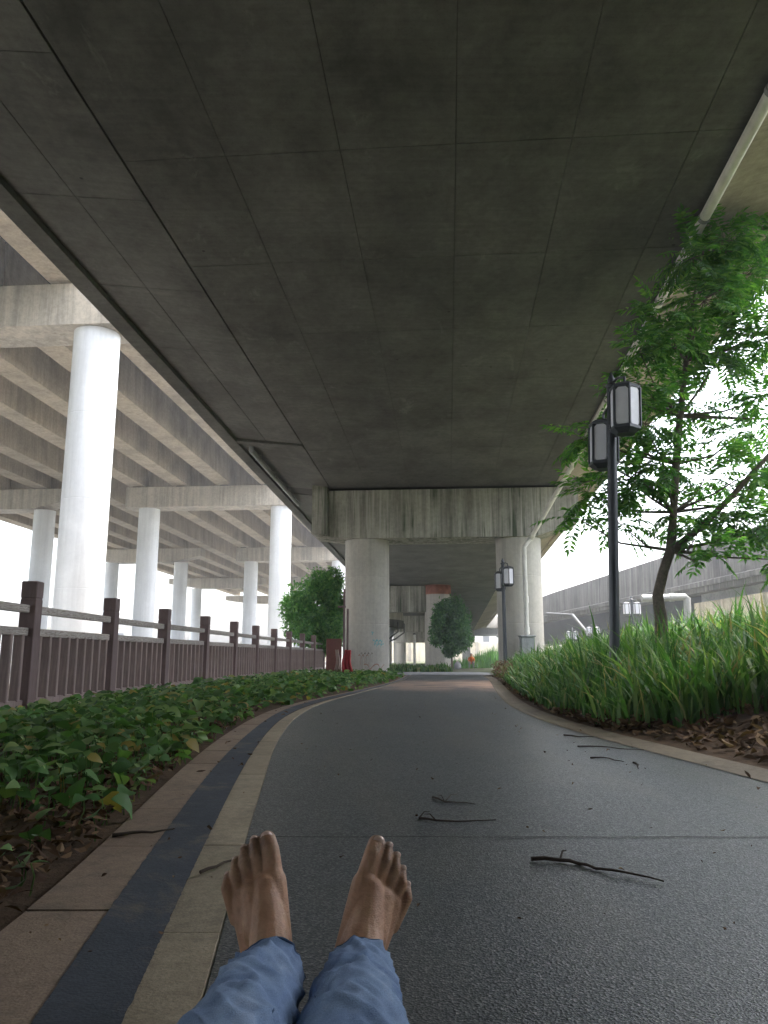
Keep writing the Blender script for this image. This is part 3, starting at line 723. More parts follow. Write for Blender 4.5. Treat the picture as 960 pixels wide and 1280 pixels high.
# ------------------------------------------------------------------ brown fence
BAY = 2.17
FPTS = [(-3.36, -20), (-3.36, 9.4), (-3.31, 11.7), (-3.2, 13.9), (-3.10, 16), (-3.0, 18.2), (-2.87, 20.4), (-2.74, 22.6), (-2.59, 24.7), (-2.43, 26.9), (-2.27, 29.1), (-2.1, 31.3)]
def fence_x(y): return polyval(FPTS, y)
F0 = Vector((fence_x(7.36), 7.36, 0))
fence = thing('railing_fence', 'brown wood grained railing fence with square posts along the planted bed', 'fence', F0)
def post_mesh():
    mb = MB(); mb.cbox((0, 0, .54), (.15, .15, 1.14), .006); mb.box((0, 0, 1.113), (.138, .138, .02)); mb.cbox((0, 0, 1.2), (.152, .152, .16), .008); return mb
pm = post_mesh().mesh('post'); pm.materials.append(M['fence_post'])
def boxmesh(nm, d, mat, b=.006):
    m_ = MB().cbox((0, 0, 0), d, b).mesh(nm); m_.materials.append(mat); return m_
# rails are modelled along local x so the grain follows their length
rail_m = boxmesh('rail', (BAY - .148, .06, .075), M['fence_rail'])
brail_m = boxmesh('bottom_rail', (BAY - .148, .06, .085), M['fence_slat'])
slat_m = boxmesh('slat', (.085, .052, .60), M['fence_slat'])
for k in range(-3, 11):
    y0 = k * BAY; p0 = Vector((fence_x(7.36 + y0) - F0.x, y0, 0)); p1 = Vector((fence_x(7.36 + y0 + BAY) - F0.x, y0 + BAY, 0)); a = math.atan2(p1.x - p0.x, BAY)
    put('post', pm, fence, p0, rot=(rnd.uniform(-.006, .006), rnd.uniform(-.006, .006), -a + rnd.uniform(-.015, .015)))
    if k == 10: break
    pc = (p0 + p1) / 2
    for z in (1.015, .80): put('rail', rail_m, fence, pc + Vector((rnd.uniform(-.004, .004), 0, z + rnd.uniform(-.004, .004))), math.pi / 2 - a)
    put('bottom_rail', brail_m, fence, pc + Vector((0, 0, .14)), math.pi / 2 - a)
    ns = 9
    for q in range(ns): put('slat', slat_m, fence, lerp(p0, p1, (.075 + (BAY - .15) * (q + .5) / ns) / BAY) + Vector((rnd.uniform(-.003, .003), 0, .4725)), -a + rnd.uniform(-.01, .01))

# ------------------------------------------------------------------ street lamps
def lantern(parent, loc, hgt=.50, rad=.17):
    x, y, z = loc
    def hexring(r, zz): return [(x + r * math.cos(R(60 * i + 30)), y + r * math.sin(R(60 * i + 30)), zz) for i in range(6)]
    def stack(rings):
        m_ = MB(); vs = []
        for r0, z0 in rings: vs += hexring(r0, z + z0)
        n_ = len(rings)
        return m_.add(vs, [(q * 6 + i, q * 6 + (i + 1) % 6, q * 6 + 6 + (i + 1) % 6, q * 6 + 6 + i) for q in range(n_ - 1) for i in range(6)] + [(5, 4, 3, 2, 1, 0), tuple((n_ - 1) * 6 + i for i in range(6))])
    o = obj('lantern', stack([(rad * .62, -.05), (rad, 0), (rad, .035)]), M['lamp_metal'], parent)
    obj('lantern_cap', stack([(rad, hgt - .035), (rad * 1.03, hgt), (rad * .55, hgt + .045)]), M['lamp_metal'], o)
    h = hexring(rad * .985, z + hgt / 2)
    for i in range(6):
        mb = MB(); mb.tube([(h[i][0], h[i][1], z + .03), (h[i][0], h[i][1], z + hgt - .03)], .014, 6); obj('mullion', mb, M['lamp_metal'], o)
        a, b = Vector(h[i]), Vector(h[(i + 1) % 6]); e = (b - a).normalized(); n = Vector((e.y, -e.x, 0)); m_ = (a + b) / 2 - n * .008; wd = (b - a).length / 2 - .014
        z0, z1_ = -hgt / 2 + .034, hgt / 2 - .034; c = .03
        out = [(-wd + c, z0), (wd - c, z0), (wd, z0 + c), (wd, z1_ - c), (wd - c, z1_), (-wd + c, z1_), (-wd, z1_ - c), (-wd, z0 + c)]
        mb = MB(); mb.prism(out, lambda s_, q, t: m_ + e * s_ + Vector((0, 0, q)) + n * t, -.004, .004); obj('pane', mb, M['lamp_pane'], o, fix=True)
    return o
def make_lamp(label, loc, height, rz=0, offs=((.08, -.24, -.68), (-.04, .20, -.98)), tilt=0):
    t = thing('street_lamp', label, 'street lamp', loc, rz, 'dark lantern lamps around the path')
    H_ = height; t.rotation_euler.y = tilt
    mb = MB(); mb.lathe((0, 0, 0), [(.085, -.1), (.085, .25), (.066, .32), (.057, .4), (.052, H_ - .25), (.05, H_ - .1)], 20); obj('pole', mb, M['lamp_metal'], t, smooth=35)
    obj('base', MB().lathe((0, 0, 0), [(.13, -.1), (.13, .03), (.10, .06), (.086, .09)], 20), M['lamp_metal'], t, smooth=35)
    obj('finial', MB().lathe((0, 0, H_ - .1), [(.06, 0), (.07, .03), (.035, .06), (.045, .10), (.02, .15), (.004, .19)], 14), M['lamp_metal'], t, smooth=50)
    for ox, oy, dz in offs:
        z = H_ + dz
        mb = MB(); mb.tube([(0, 0, z + .62), (ox * .5, oy * .5, z + .66), (ox, oy, z + .62), (ox, oy, z + .53)], .016, 8); obj('bracket', MB().tube([(0, 0, z - .02), (ox, oy, z - .02)], .014, 8), M['lamp_metal'], t, smooth=40)
        obj('arm', mb, M['lamp_metal'], t, smooth=40)
        lantern(t, (ox, oy, z))
    return t
LB = at(768, 846, 8.5); zb = bank(LB.x, LB.y)
make_lamp('tall dark street lamp with two lanterns standing in the strap leaved grass', (LB.x, LB.y, zb), at(767, 468, 8.5).z - zb - .06, tilt=R(2.4))
LB = at(631, 800, 22.6)
make_lamp('dark street lamp in front of the right pier column beside the downpipe', (LB.x, LB.y, bank(LB.x, LB.y)), 3.3, offs=((.13, -.12, -.72), (-.07, .12, -.84)))
for px, py, Y, lab in ((789, 747, 34, 'dark street lamp below the ramp just past the tree trunk'), (741, 779, 44, 'small far street lamp below the ramp between two others'), (715, 785, 50, 'farthest street lamp below the ramp by the pier')):
    q = at(px, py, Y); make_lamp(lab, (q.x, q.y, fall(q.y)), q.z - fall(q.y), .3, ((.19, -.1, -.75), (-.19, .1, -.75)))

# ------------------------------------------------------------------ leaves
def leaf(mb, p, d, up, L, W, fold=.25, droop=.15, heart=False):
    """a leaf of 6 faces with a midrib fold; d direction, up face normal"""
    d = d.normalized(); s = d.cross(up)
    if s.length < 1e-4: s = Vector((1, 0, 0))
    s.normalize(); n = s.cross(d)
    st = ((0, .0, 0), (.14, .78, .02), (.42, 1.0, .0), (.72, .62, -.3), (1, 0, -1)) if heart else ((0, .05, 0), (.3, .8, 0), (.6, .85, -.25), (1, .0, -1))
    vs = []
    for t, w_, dr in st:
        c = p + d * (L * t) + n * (dr * droop * L)
        vs += [c - s * (W * w_ / 2) + n * (W * w_ * fold * .5), c, c + s * (W * w_ / 2) + n * (W * w_ * fold * .5)]
    fs = []
    for i in range(len(st) - 1):
        fs += [(3 * i, 3 * i + 1, 3 * i + 4, 3 * i + 3), (3 * i + 1, 3 * i + 2, 3 * i + 5, 3 * i + 4)]
    mb.add(vs, fs)
def quickleaf(mb, p, d, up, L, W):
    d = d.normalized(); s = d.cross(up)
    if s.length < 1e-4: s = Vector((1, 0, 0))
    s.normalize(); n = s.cross(d)
    mb.add([p, p + d * L * .45 - s * W / 2 + n * W * .12, p + d * L - n * L * .12, p + d * L * .45 + s * W / 2 + n * W * .12], [(0, 1, 2), (0, 2, 3)])
def rdir(r=rnd):
    while True:
        v = Vector((r.uniform(-1, 1), r.uniform(-1, 1), r.uniform(-1, 1)))
        if .05 < v.length < 1: return v.normalized()
def frond(mb, p, d, L, nl=7, lw=.044, ll=.125):
    """a pinnate leaf: paired leaflets on a drooping rib"""
    d = d.normalized(); side = d.cross(Vector((0, 0, 1)))
    if side.length < .05: side = Vector((1, 0, 0))
    side.normalize(); q = Vector(p); dd = Vector(d); pts = [q.copy()]
    for i in range(nl):
        dd = (dd + Vector((0, 0, -.10))).normalized(); q = q + dd * (L / nl); pts.append(q.copy())
        up = side.cross(dd)
        sc = math.sin(math.pi * (i + .8) / (nl + 1)) * .5 + .6
        for s in (-1, 1):
            quickleaf(mb, q, side * s * .9 + dd * .5 + Vector((0, 0, rnd.uniform(-.35, .05))), up + rdir() * .25, ll * sc * rnd.uniform(.85, 1.15), lw * sc)
    quickleaf(mb, q, dd, side.cross(dd), ll, lw)
    mb.tube([pts[0], pts[nl // 2], pts[-1]], [.0028, .002, .001], 3, False)

# the pinnate-leaved tree on the bank
TY = 9.4
tb = at(826, 800, TY); tb.z = bank(tb.x, tb.y) - .05
tree = thing('tree', 'slender tree with feathery compound leaves rising from the grassy bank', 'tree')
trunk = [tb, at(826, 770, TY), at(822, 745, TY), at(829, 715, TY), at(838, 688, TY), at(842, 640, TY + .05), at(845, 580, TY + .1), at(850, 520, TY + .05), at(858, 450, TY), at(866, 380, TY - .1), at(880, 310, TY - .15)]
mb = MB(); mb.tube(trunk, [.088, .075, .066, .062, .060, .046, .050, .042, .032, .022, .010], 12); obj('trunk', mb, M['bark'], tree, smooth=60)
CL = [(905, 300, 9.2, .36, 26), (866, 322, 9.0, .24, 14), (930, 345, 9.4, .42, 26), (880, 375, 9.2, .40, 26), (822, 395, 9.0, .20, 9), (945, 420, 9.3, .40, 26), (840, 425, 9.1, .36, 22), (900, 445, 9.5, .34, 22), (800, 440, 9.0, .18, 8), (792, 500, 9.3, .20, 10),
      (752, 545, 9.3, .22, 14), (806, 530, 9.2, .34, 22), (855, 505, 9.6, .32, 20), (925, 540, 9.8, .28, 16), (740, 620, 9.5, .22, 16), (722, 648, 9.5, .10, 3), (785, 600, 9.3, .30, 22), (825, 580, 9.4, .32, 20), (880, 600, 9.7, .24, 10), (950, 500, 9.5, .28, 14), (938, 655, 9.3, .26, 22),
      (890, 690, 9.0, .16, 8), (955, 600, 9.6, .24, 12), (775, 655, 9.5, .18, 9), (850, 645, 9.6, .18, 8), (960, 300, 9.6, .3, 14), (1010, 400, 9.8, .5, 24), (1030, 520, 9.8, .5, 22), (905, 640, 9.3, .16, 8), (945, 585, 9.2, .2, 10), (872, 668, 9.2, .10, 4), (1000, 640, 9.5, .4, 22), (980, 700, 9.3, .25, 10), (730, 550, 9.2, .16, 6), (800, 480, 9.1, .2, 10)]
br = MB(); cm = MB()
for (px, py, Y, r0, nf) in CL:
    c = at(px, py, Y)
    best = min(range(4, len(trunk)), key=lambda i: (trunk[i] - c).length + (1.5 if trunk[i].z > c.z - .1 else 0) + abs(trunk[i].z - c.z + .5) * .4)
    s = trunk[best]; m_ = lerp(s, c, .5) + Vector((0, 0, -.08)) + rdir() * .06
    br.tube([s, m_, c], [.020 + r0 * .02, .013, .005], 6)
    for k in range(int(nf * (2.4 if py < 460 else 2.0))):
        d = rdir(); d.z = d.z * .7 + .12
        p = c + Vector((d.x, d.y, d.z)) * r0 * rnd.uniform(.1, .85)
        frond(cm, p, d + Vector((0, 0, .1)), rnd.uniform(.26, .46), 7)
        if k % 5 == 0: br.tube([c, p], [.006, .003], 4)
big = [at(838, 690, TY), at(880, 655, TY - .05), at(915, 620, TY - .15), at(960, 570, TY - .3), at(1010, 520, TY - .4)]
br.tube(big, [.050, .042, .035, .027, .016], 10)
br.tube([at(842, 640, TY), at(815, 610, TY), at(775, 590, TY - .1)], [.028, .018, .01], 8)
obj('branches', br, M['bark'], tree, smooth=60); obj('crown', cm, M['leaf_tree'], tree)

def round_tree(label, c, rx, rz, base_z, nleaf, mat, seed, L=.12, trunk_r=.09, nlimb=8):
    rr = random.Random(seed); t = thing('tree', label, 'tree')
    top = Vector((c.x, c.y, c.z - rz * .3)); b0 = Vector((c.x + .05, c.y, base_z))
    mb = MB(); mb.tube([b0, lerp(b0, top, .5) + Vector((.04, 0, 0)), top], [trunk_r, trunk_r * .8, trunk_r * .55], 10)
    lobes = []
    for k in range(nlimb + 10):
        d = rdir(rr); q_ = rr.uniform(.35, .88); e = c + Vector((d.x * rx * q_, d.y * rx * q_, d.z * rz * q_)); lobes.append((e, rr.uniform(.24, .50)))
        if k < nlimb: mb.tube([top, lerp(top, e, .6) + Vector((0, 0, .05)), e], [trunk_r * .45, trunk_r * .28, trunk_r * .1], 6)
    obj('trunk', mb, M['bark'], t, smooth=60)
    cm = MB()
    for k in range(nleaf):
        e, q = lobes[k % len(lobes)]; d = rdir(rr); rad = (rr.random() ** .45) * q
        p = e + Vector((d.x * rx * rad, d.y * rx * rad, d.z * rz * rad))
        quickleaf(cm, p, rdir(rr) + Vector((0, 0, -.3)), d + Vector((0, 0, .6)) + rdir(rr) * .5, L * rr.uniform(.7, 1.3), L * .5)
    obj('crown', cm, mat, t); return t
round_tree('dense round crowned green tree behind the fence beside the pier', at(397, 766, 29), 1.35, 1.6, -.1, 15000, M['leaf_round'], 3, .17)
round_tree('small drooping dark tree in front of the rust collared column', at(563, 781, 46), 1.45, 1.75, -.4, 9000, M['leaf_dark'], 5, .24, .07)

for k, (x, y, r, lab) in enumerate(((6.6, .2, 2.2, 'added leafy shade tree on the bank across from the reclining person'), (7.2, -5.0, 2.6, 'added leafy shade tree on the bank behind the reclining person'), (6.8, -11.0, 2.8, 'last added leafy shade tree along the bank behind the reclining person'), (-6.2, -4.5, 2.4, 'added leafy shade tree beyond the fence behind the reclining person'), (-6.6, -11, 2.8, 'rearmost added leafy shade tree beyond the fence'))):
    round_tree(lab, Vector((x, y, 3.3)), r, 2.9, bank(x, y), 9000, M['leaf_round'], 20 + k, .26, .11)  # out-of-view trees added to keep light off the foreground
# ------------------------------------------------------------------ ground cover left, strap leaves right, litter
bedm = MB()
n = 0
while n < 9000:
    y = 1.3 + 21.5 * rnd.random() ** 1.7
    xo = cx('o', y); xf = fence_x(y)
    t = rnd.random(); x = lerp(xo - .04, xf + .16, t)
    if (fr(-2.52, 24.25) - Vector((x, y, 0))).length < .9: continue
    n += 1
    bare = sstep(3.6, 1.7, y + (xo - x) * .5)
    if rnd.random() < bare * .88: continue
    if y > 16: x = max(x, -3.3)
    clump = noise.noise(Vector((x * 1.4, y * 1.4, 7)))
    if clump < -.32 and rnd.random() < .8: continue
    hmax = lerp(.06, .17, sstep(.0, .35, xo - x)) * lerp(.55, 1, sstep(.1, .5, x - xf)) * lerp(.85, 1.15, .5 + clump)
    h = .03 + hmax * rnd.random() ** .6
    p = Vector((x, y, h)); a = rnd.uniform(0, 6.283)
    d = Vector((math.cos(a), math.sin(a), rnd.uniform(-.7, .6)))
    L = rnd.choice((rnd.uniform(.03, .07), rnd.uniform(.07, .11), rnd.uniform(.09, .14))) * (.82 if y < 4.2 else 1.0 if y < 9 else 1.15)
    leaf(bedm, p, d, Vector((rnd.uniform(-.7, .7), rnd.uniform(-1.0, .35), 1)), L, L * rnd.uniform(.6, .9), rnd.uniform(.1, .5), rnd.uniform(.1, .35), True)
    if y < 7 and rnd.random() < .6:
        b = p + Vector((rnd.uniform(-.03, .03), rnd.uniform(-.03, .03), -h)); bedm.tube([b, lerp(b, p, .6) + Vector((.01, 0, 0)), p], [.003, .0025, .002], 3, False)
bc = obj('ground_cover', bedm, M['leaf_bed'], smooth=True); tag(bc, 'low broad leaved green ground cover between kerb and fence', 'plants', kind='stuff')
sm = MB()
def strap(mb, p, a, h, lean, wd, nseg=5):
    o = Vector((math.cos(a), math.sin(a), 0)); s = Vector((-o.y, o.x, 0)); vs = []
    tw = rnd.uniform(-.6, .6)
    for i in range(nseg + 1):
        t = i / nseg; c = p + o * (lean * t ** 2.0) + Vector((0, 0, h * (t - .32 * (lean / max(h, .1)) * t ** 3)))
        ss = (s * math.cos(tw * t) + o * math.sin(tw * t)) * wd * .5 * (1 - t ** 2.2) * (.7 + .6 * min(1, t * 3))
        vs += [c - ss, c + ss]
    mb.add(vs, [(2 * i, 2 * i + 1, 2 * i + 3, 2 * i + 2) for i in range(nseg)])
def grass_front(x):              # the litter patch has no grass in front of this line
    return polyval([(5.2, -1), (5.2, 0)], 0) if False else lerp(6.1, 5.3, sstep(1.7, 3.0, x))
n = 0
while n < 17000:
    y = 5.0 + 18.0 * rnd.random() ** 1.35
    xr = cx('R', y) + .30; x = xr + 4.6 * rnd.random() ** 1.15 * lerp(1, .8, sstep(8, 20, y))
    if y < grass_front(x) + .25 * noise.noise(Vector((x * 3, 0, 1))): continue
    n += 1
    d = x - xr; cl = noise.noise(Vector((x * 1.7, y * 1.7, 4)))
    h = lerp(.30, .62, sstep(0, .55, d)) * (rnd.uniform(.45, 1.0) + .55 * rnd.random() ** 5) * (1 + .3 * cl) * lerp(1, .8, sstep(14, 22, y))
    strap(sm, Vector((x, y, bank(x, y))), rnd.uniform(0, 6.283), h, h * (.12 + .95 * rnd.random() ** 1.4), rnd.uniform(.014, .036) * lerp(1, 1.5, sstep(8, 18, y)))
gs = obj('strap_grass', sm, M['leaf_strap']); tag(gs, 'tall arching strap leaved grass covering the bank right of the path', 'grass', kind='stuff')
lm = MB()
def dead(x, y, z, L):
    a = rnd.uniform(0, 6.283)
    leaf(lm, Vector((x, y, z)), Vector((math.cos(a), math.sin(a), rnd.uniform(-.2, .5))), Vector((rnd.uniform(-.8, .8), rnd.uniform(-.8, .8), 1)), L, L * rnd.uniform(.4, .65), rnd.uniform(-.8, .9), rnd.uniform(-.4, .6))
for k in range(2300):
    y = 3.0 + 5.0 * rnd.random() ** 1.2; xr = cx('R', y) + .3; x = xr + abs(rnd.gauss(0, 1)) * (.9 if y < 6 else .12) + rnd.uniform(-.04, .05)
    if x > 5: continue
    dead(x, y, bank(x, y) + rnd.uniform(.012, .05), rnd.uniform(.05, .11))
for k in range(420):
    y = 8 + 14 * rnd.random(); x = cx('R', y) + .26 + abs(rnd.gauss(0, .12)); dead(x, y, bank(x, y) + .02, rnd.uniform(.06, .10))
for k in range(3200):
    y = 1.2 + 7 * rnd.random() ** 1.9; x = cx('o', y) - .03 - abs(rnd.gauss(0, .5)); dead(x, y, rnd.uniform(.025, .06), rnd.uniform(.025, .065))
for k in range(36):
    y = 2 + 9 * rnd.random(); x = lerp(cx('o', y), cx('R', y), rnd.choice((rnd.uniform(0, .12), rnd.uniform(.8, 1.0)))); dead(x, y, .02, rnd.uniform(.02, .05))
for k in range(260):
    y = 1.6 + 13 * rnd.random() ** 1.5; x = lerp(cx('o', y), cx('R', y), rnd.random())
    if -.4 < x < .15 and y < 1.75: continue
    dead(x, y, .018, rnd.uniform(.006, .022))
lt = obj('leaf_litter', lm, M['leaf_dead']); tag(lt, 'brown dry fallen leaves scattered along both path edges', 'leaves', kind='stuff')
# rust-tinted shrubs at the far end of the bank
rs = MB()
for k in range(700):
    y = rnd.uniform(17, 23); x = cx('R', y) + .2 + abs(rnd.gauss(0, .55)); p = Vector((x, y, bank(x, y) + rnd.uniform(.03, .38)))
    quickleaf(rs, p, rdir() + Vector((0, 0, .2)), Vector((0, 0, 1)) + rdir() * .6, rnd.uniform(.08, .16), .05)
o = obj('shrub', rs, M['leaf_rust']); tag(o, 'low reddish shrub growing at the foot of the right pier column', 'shrub')
# clipped hedges past the first pier
def hedge(label, x0, x1, y0, y1, h, nleaf, mat, tall=0):
    mb = MB(); 
    for k in range(nleaf):
        x = rnd.uniform(x0, x1); y = rnd.uniform(y0, y1); hh = h * (.8 + .5 * noise.noise(Vector((x * .7, y * .7, 2)))) + tall * sstep(.2, .8, (x - x0) / (x1 - x0)) * sstep(1, .8, (x - x0) / (x1 - x0))
        strap(mb, Vector((x, y, fall(y))), rnd.uniform(0, 6.283), hh * rnd.uniform(.6, 1.2), .25, .07, 3)
    return tag(obj('hedge', mb, mat), label, 'hedge')
hedge('low green hedge strip in front of the rust collared column', -.2, 3.9, 44.5, 48.5, .62, 1500, M['leaf_strap'])
hedge('bright green planting bed beyond the crouching person', 5.2, 10, 60, 68, .8, 1300, M['leaf_round'], 1.0)

# ------------------------------------------------------------------ twigs on the path
def twig(label, pts, r0, forks=()):
    mb = MB()
    P = [Vector((x, y, .001 + r0 * .8 + dz + (.014 if x < cx('r', y) else 0))) for x, y, dz in pts]
    Q = []
    for a, b in zip(P, P[1:]): Q += [a, lerp(a, b, .5) + Vector((rnd.uniform(-.004, .004), rnd.uniform(-.006, .006), rnd.uniform(0, .004)))]
    forks = [(2 * i, dx, dy) for i, dx, dy in forks]; P = Q + [P[-1]]
    mb.tube(P, [r0 * (1 - .7 * i / (len(P) - 1)) for i in range(len(P))], 7)
    for i, dx, dy in forks:
        e = P[i] + Vector((dx, dy, .015)); mb.tube([P[i], lerp(P[i], e, .5) + Vector((0, .006, .01)), e], [r0 * .55, r0 * .4, r0 * .2], 5)
    return tag(obj('twig', mb, M['twig'], smooth=60), label, 'twig')
def gp(px, py):
    r = ray(px, py); t = -CAM_H / r.z; return (r.x * t, r.y * t)
def gpts(*l): return [gp(a, b) + (rnd.uniform(-.002, .002),) for a, b in l]
twig('longest dark twig lying past the expansion joint on the asphalt', gpts((664, 1077), (700, 1078), (725, 1082), (745, 1088), (790, 1096), (830, 1105)), .0065, ((1, .03, .05),))
twig('forked dark twig lying between the two feet and the bend', gpts((524, 1024), (545, 1028), (575, 1028), (620, 1026)), .005, ((1, -.04, .03), (0, .04, .03)))
twig('small branching twig just beyond the forked one', gpts((541, 998), (556, 1004), (572, 1004), (594, 1006)), .0042, ((1, .06, .09), (1, -.02, .06)))
twig('short thin twig on the asphalt nearest the grass', gpts((705, 920), (722, 922), (742, 922)), .006)
twig('long thin twig on the asphalt by the leaf litter', gpts((722, 934), (750, 934), (775, 937), (805, 938)), .005)
twig('crooked little twig on the asphalt by the leaf litter', gpts((738, 948), (752, 948), (768, 951), (780, 953)), .005)
twig('bent stub of twig on the asphalt near the litter', gpts((792, 954), (798, 957), (798, 962)), .006)
twig('dry twig lying across the tan kerb slabs', gpts((140, 1052), (165, 1050), (190, 1048), (216, 1044)), .007)
twig('thin twig on the yellow band touching the left foot', gpts((250, 1100), (270, 1093), (288, 1084), (300, 1080)), .005)

# ------------------------------------------------------------------ small things by the first pier
gate = thing('signpost', 'dark thin twin post frame standing by the marked column', 'post', at(431, 852, 19.5) * Vector((1, 1, 0)) if False else (at(431, 852, 19.5).x, 19.5, 0))
for dx, h in ((-.03, 2.25), (.06, 1.75)): obj('post', MB().cbox((dx, 0, h / 2), (.05, .05, h), .006), M['fence_post'], gate)
obj('bracket', MB().cbox((-.09, 0, 1.8), (.2, .04, .05), .006), M['fence_post'], gate)
rb = thing('red_board', 'red brown board standing at the end of the fence', 'board', (at(417, 840, 21.5).x, 21.5, 0))
obj('panel', MB().cbox((0, 0, .55), (.42, .06, 1.0), .01), M['red_board'], rb)
for s in (-.15, .15): obj('leg', MB().cbox((s, .05, .3), (.04, .04, .6), .004), M['red_board'], rb)
def cloth(name, label, mat, c, wd, h, seed):
    rr = random.Random(seed); mb = MB(); vs = []; nx_, nz_ = 16, 12
    for j in range(nz_ + 1):
        for i in range(nx_ + 1):
            a = i / nx_; t = j / nz_; ww = wd * (.55 + .45 * t)
            vs.append((c[0] + (a - .5) * ww + .02 * math.sin(t * 5 + seed), c[1] + .045 * math.sin(a * 17 + seed) * (.4 + t) + .02 * math.sin(a * 31), c[2] - h * t - .05 * abs(a - .5) * (1 - t) + .02 * math.sin(a * 9)))
    mb.add(vs, [(j * (nx_ + 1) + i, j * (nx_ + 1) + i + 1, (j + 1) * (nx_ + 1) + i + 1, (j + 1) * (nx_ + 1) + i) for j in range(nz_) for i in range(nx_)])
    o = obj(name, mb, mat, smooth=True); md = o.modifiers.new('thickness', 'SOLIDIFY'); md.thickness = .012
    return tag(o, label, 'cloth')
q = at(434, 812, 19.45); cloth('hanging_cloth', 'red cloth hung on the dark post beside the column', M['red_cloth'], (q.x, 19.42, q.z), .26, .55, 2)
q = at(422, 812, 19.6); cloth('hanging_cloth', 'pale folded cloth hung beside the red one', M['pale_cloth'], (q.x, 19.62, q.z), .14, .5, 5)

def voxel(o, size, sm_=4, f=.5):
    md = o.modifiers.new('remesh', 'REMESH'); md.mode = 'VOXEL'; md.voxel_size = size; md.use_smooth_shade = True
    if sm_: m2 = o.modifiers.new('smooth', 'SMOOTH'); m2.iterations = sm_; m2.factor = f
def person_far(label, c):
    t = thing('person', label, 'person', c)
    b = MB()
    b.cone((0, 0, .50), .12, (0, -.16, .82), .13); b.cone((0, -.17, .86), .05, (0, -.2, .96), .05); b.cone((0, -.21, 1.02), .095, (0, -.23, 1.05), .09)
    for s in (-1, 1):
        b.cone((s * .1, 0, .48), .085, (s * .16, -.32, .52), .065); b.cone((s * .16, -.32, .52), .062, (s * .15, -.10, .09), .045); b.cone((s * .15, -.1, .05), .04, (s * .15, -.28, .04), .035)
        b.cone((s * .17, -.15, .82), .055, (s * .23, -.3, .62), .042); b.cone((s * .23, -.3, .62), .04, (s * .13, -.45, .5), .03)
    o = obj('body', b, M['skin'], t); voxel(o, .02, 3)
    j = MB(); j.cone((0, .0, .52), .14, (0, -.16, .82), .155); [j.cone((s * .17, -.15, .82), .07, (s * .22, -.28, .65), .055) for s in (-1, 1)]
    o = obj('jacket', j, M['orange_cloth'], t); voxel(o, .02, 3)
    k = MB(); [(k.cone((s * .1, 0, .48), .10, (s * .16, -.32, .52), .078), k.cone((s * .16, -.32, .52), .074, (s * .15, -.12, .14), .058)) for s in (-1, 1)]
    o = obj('trousers', k, M['grey_cloth'], t); voxel(o, .02, 3)
    o = obj('hair', MB().cone((0, -.20, 1.07), .095, (0, -.2, 1.08), .09), M['hair'], t, smooth=True)
    return t
q = at(589, 836, 58); person_far('person in orange jacket crouching at the far edge of the pavement', (q.x, 58, fall(58)))
q = at(572, 836, 57)
sk = thing('sack', 'grey and white sack standing beside the crouching person', 'sack', (q.x, 57, fall(57)))
obj('sack_body', MB().lathe((0, 0, 0), [(.18, 0), (.27, .1), (.25, .35), (.16, .5), (.06, .56), (.10, .62)], 16), M['grey_cloth'], sk, smooth=True)
obj('sack_tie', MB().lathe((0, 0, .54), [(.075, 0), (.09, .02), (.075, .04)], 12), M['pale_cloth'], sk, smooth=True)
# far background: pale walls and blocks beyond the structures
def far_block(label, c, size, rz, nwin, nst):
    t = thing('building', label, 'building', c, rz); sx, sy, sz = size
    obj('wall', MB().box((0, 0, sz / 2), size), M['far_paint'], t); obj('roof', MB().box((0, 0, sz + .22), (sx + .5, sy + .5, .44)), M['cap_pale'], t)
    me = MB().cbox((0, 0, 0), (1.5, .12, 1.5), .03).mesh('window'); me.materials.append(M['glass'])
    for i in range(nwin):
        for j in range(nst): put('window', me, t, ((i + .5 - nwin / 2) * sx / nwin, -sy / 2 - .02, 1.8 + j * 3.1))
far_block('pale low building far beyond the left columns', (-62, 165, -.4), (34, 10, 6.5), .2, 8, 2)
far_block('pale low building seen far off under the ramp', (34, 190, -.4), (40, 10, 6.5), -.15, 9, 2)
ov = thing('far_overpass', 'far pale overpass crossing beyond the end of the viaduct', 'viaduct', (16, 114, 0))
for nm, c, d, mt in (('deck_slab', (0, 0, 4.75), (44, 9, .5), 'cap_pale'), ('parapet', (0, -4.4, 5.5), (44, .2, .95), 'cap_pale'), ('box_girder', (0, 0, 4.0), (44, 5, .98), 'slab_dark')): obj(nm, MB().box(c, d), M[mt], ov)
for x in (-14, -4, 7, 17): obj('column', MB().lathe((x, 0, 0), [(.6, -.6), (.6, 3.5)], 24), M['pier_column'], ov, smooth=40)
fw = thing('boundary_wall', 'pale far boundary wall under the end of the viaduct', 'wall', (6.5, 140, -.4))
for k in range(11): obj('wall_panel', MB().cbox((-16 + k * 4.02, 0, 1.7), (4.0, .4, 3.4), .03), M['far_wall'], fw); obj('pilaster', MB().cbox((-18 + k * 4.02, -.3, 1.75), (.5, .3, 3.5), .03), M['cap_pale'], fw)
po = thing('pole', 'slim pale pole standing before the far boundary wall', 'pole', (at(518, 800, 60).x, 60, fall(60)))
obj('shaft', MB().lathe((0, 0, 0), [(.13, 0), (.11, .3), (.09, 2.6)], 12), M['pvc'], po, smooth=40); obj('cap', MB().lathe((0, 0, 2.6), [(.12, 0), (.12, .08), (.03, .14)], 12), M['dark_pipe'], po)

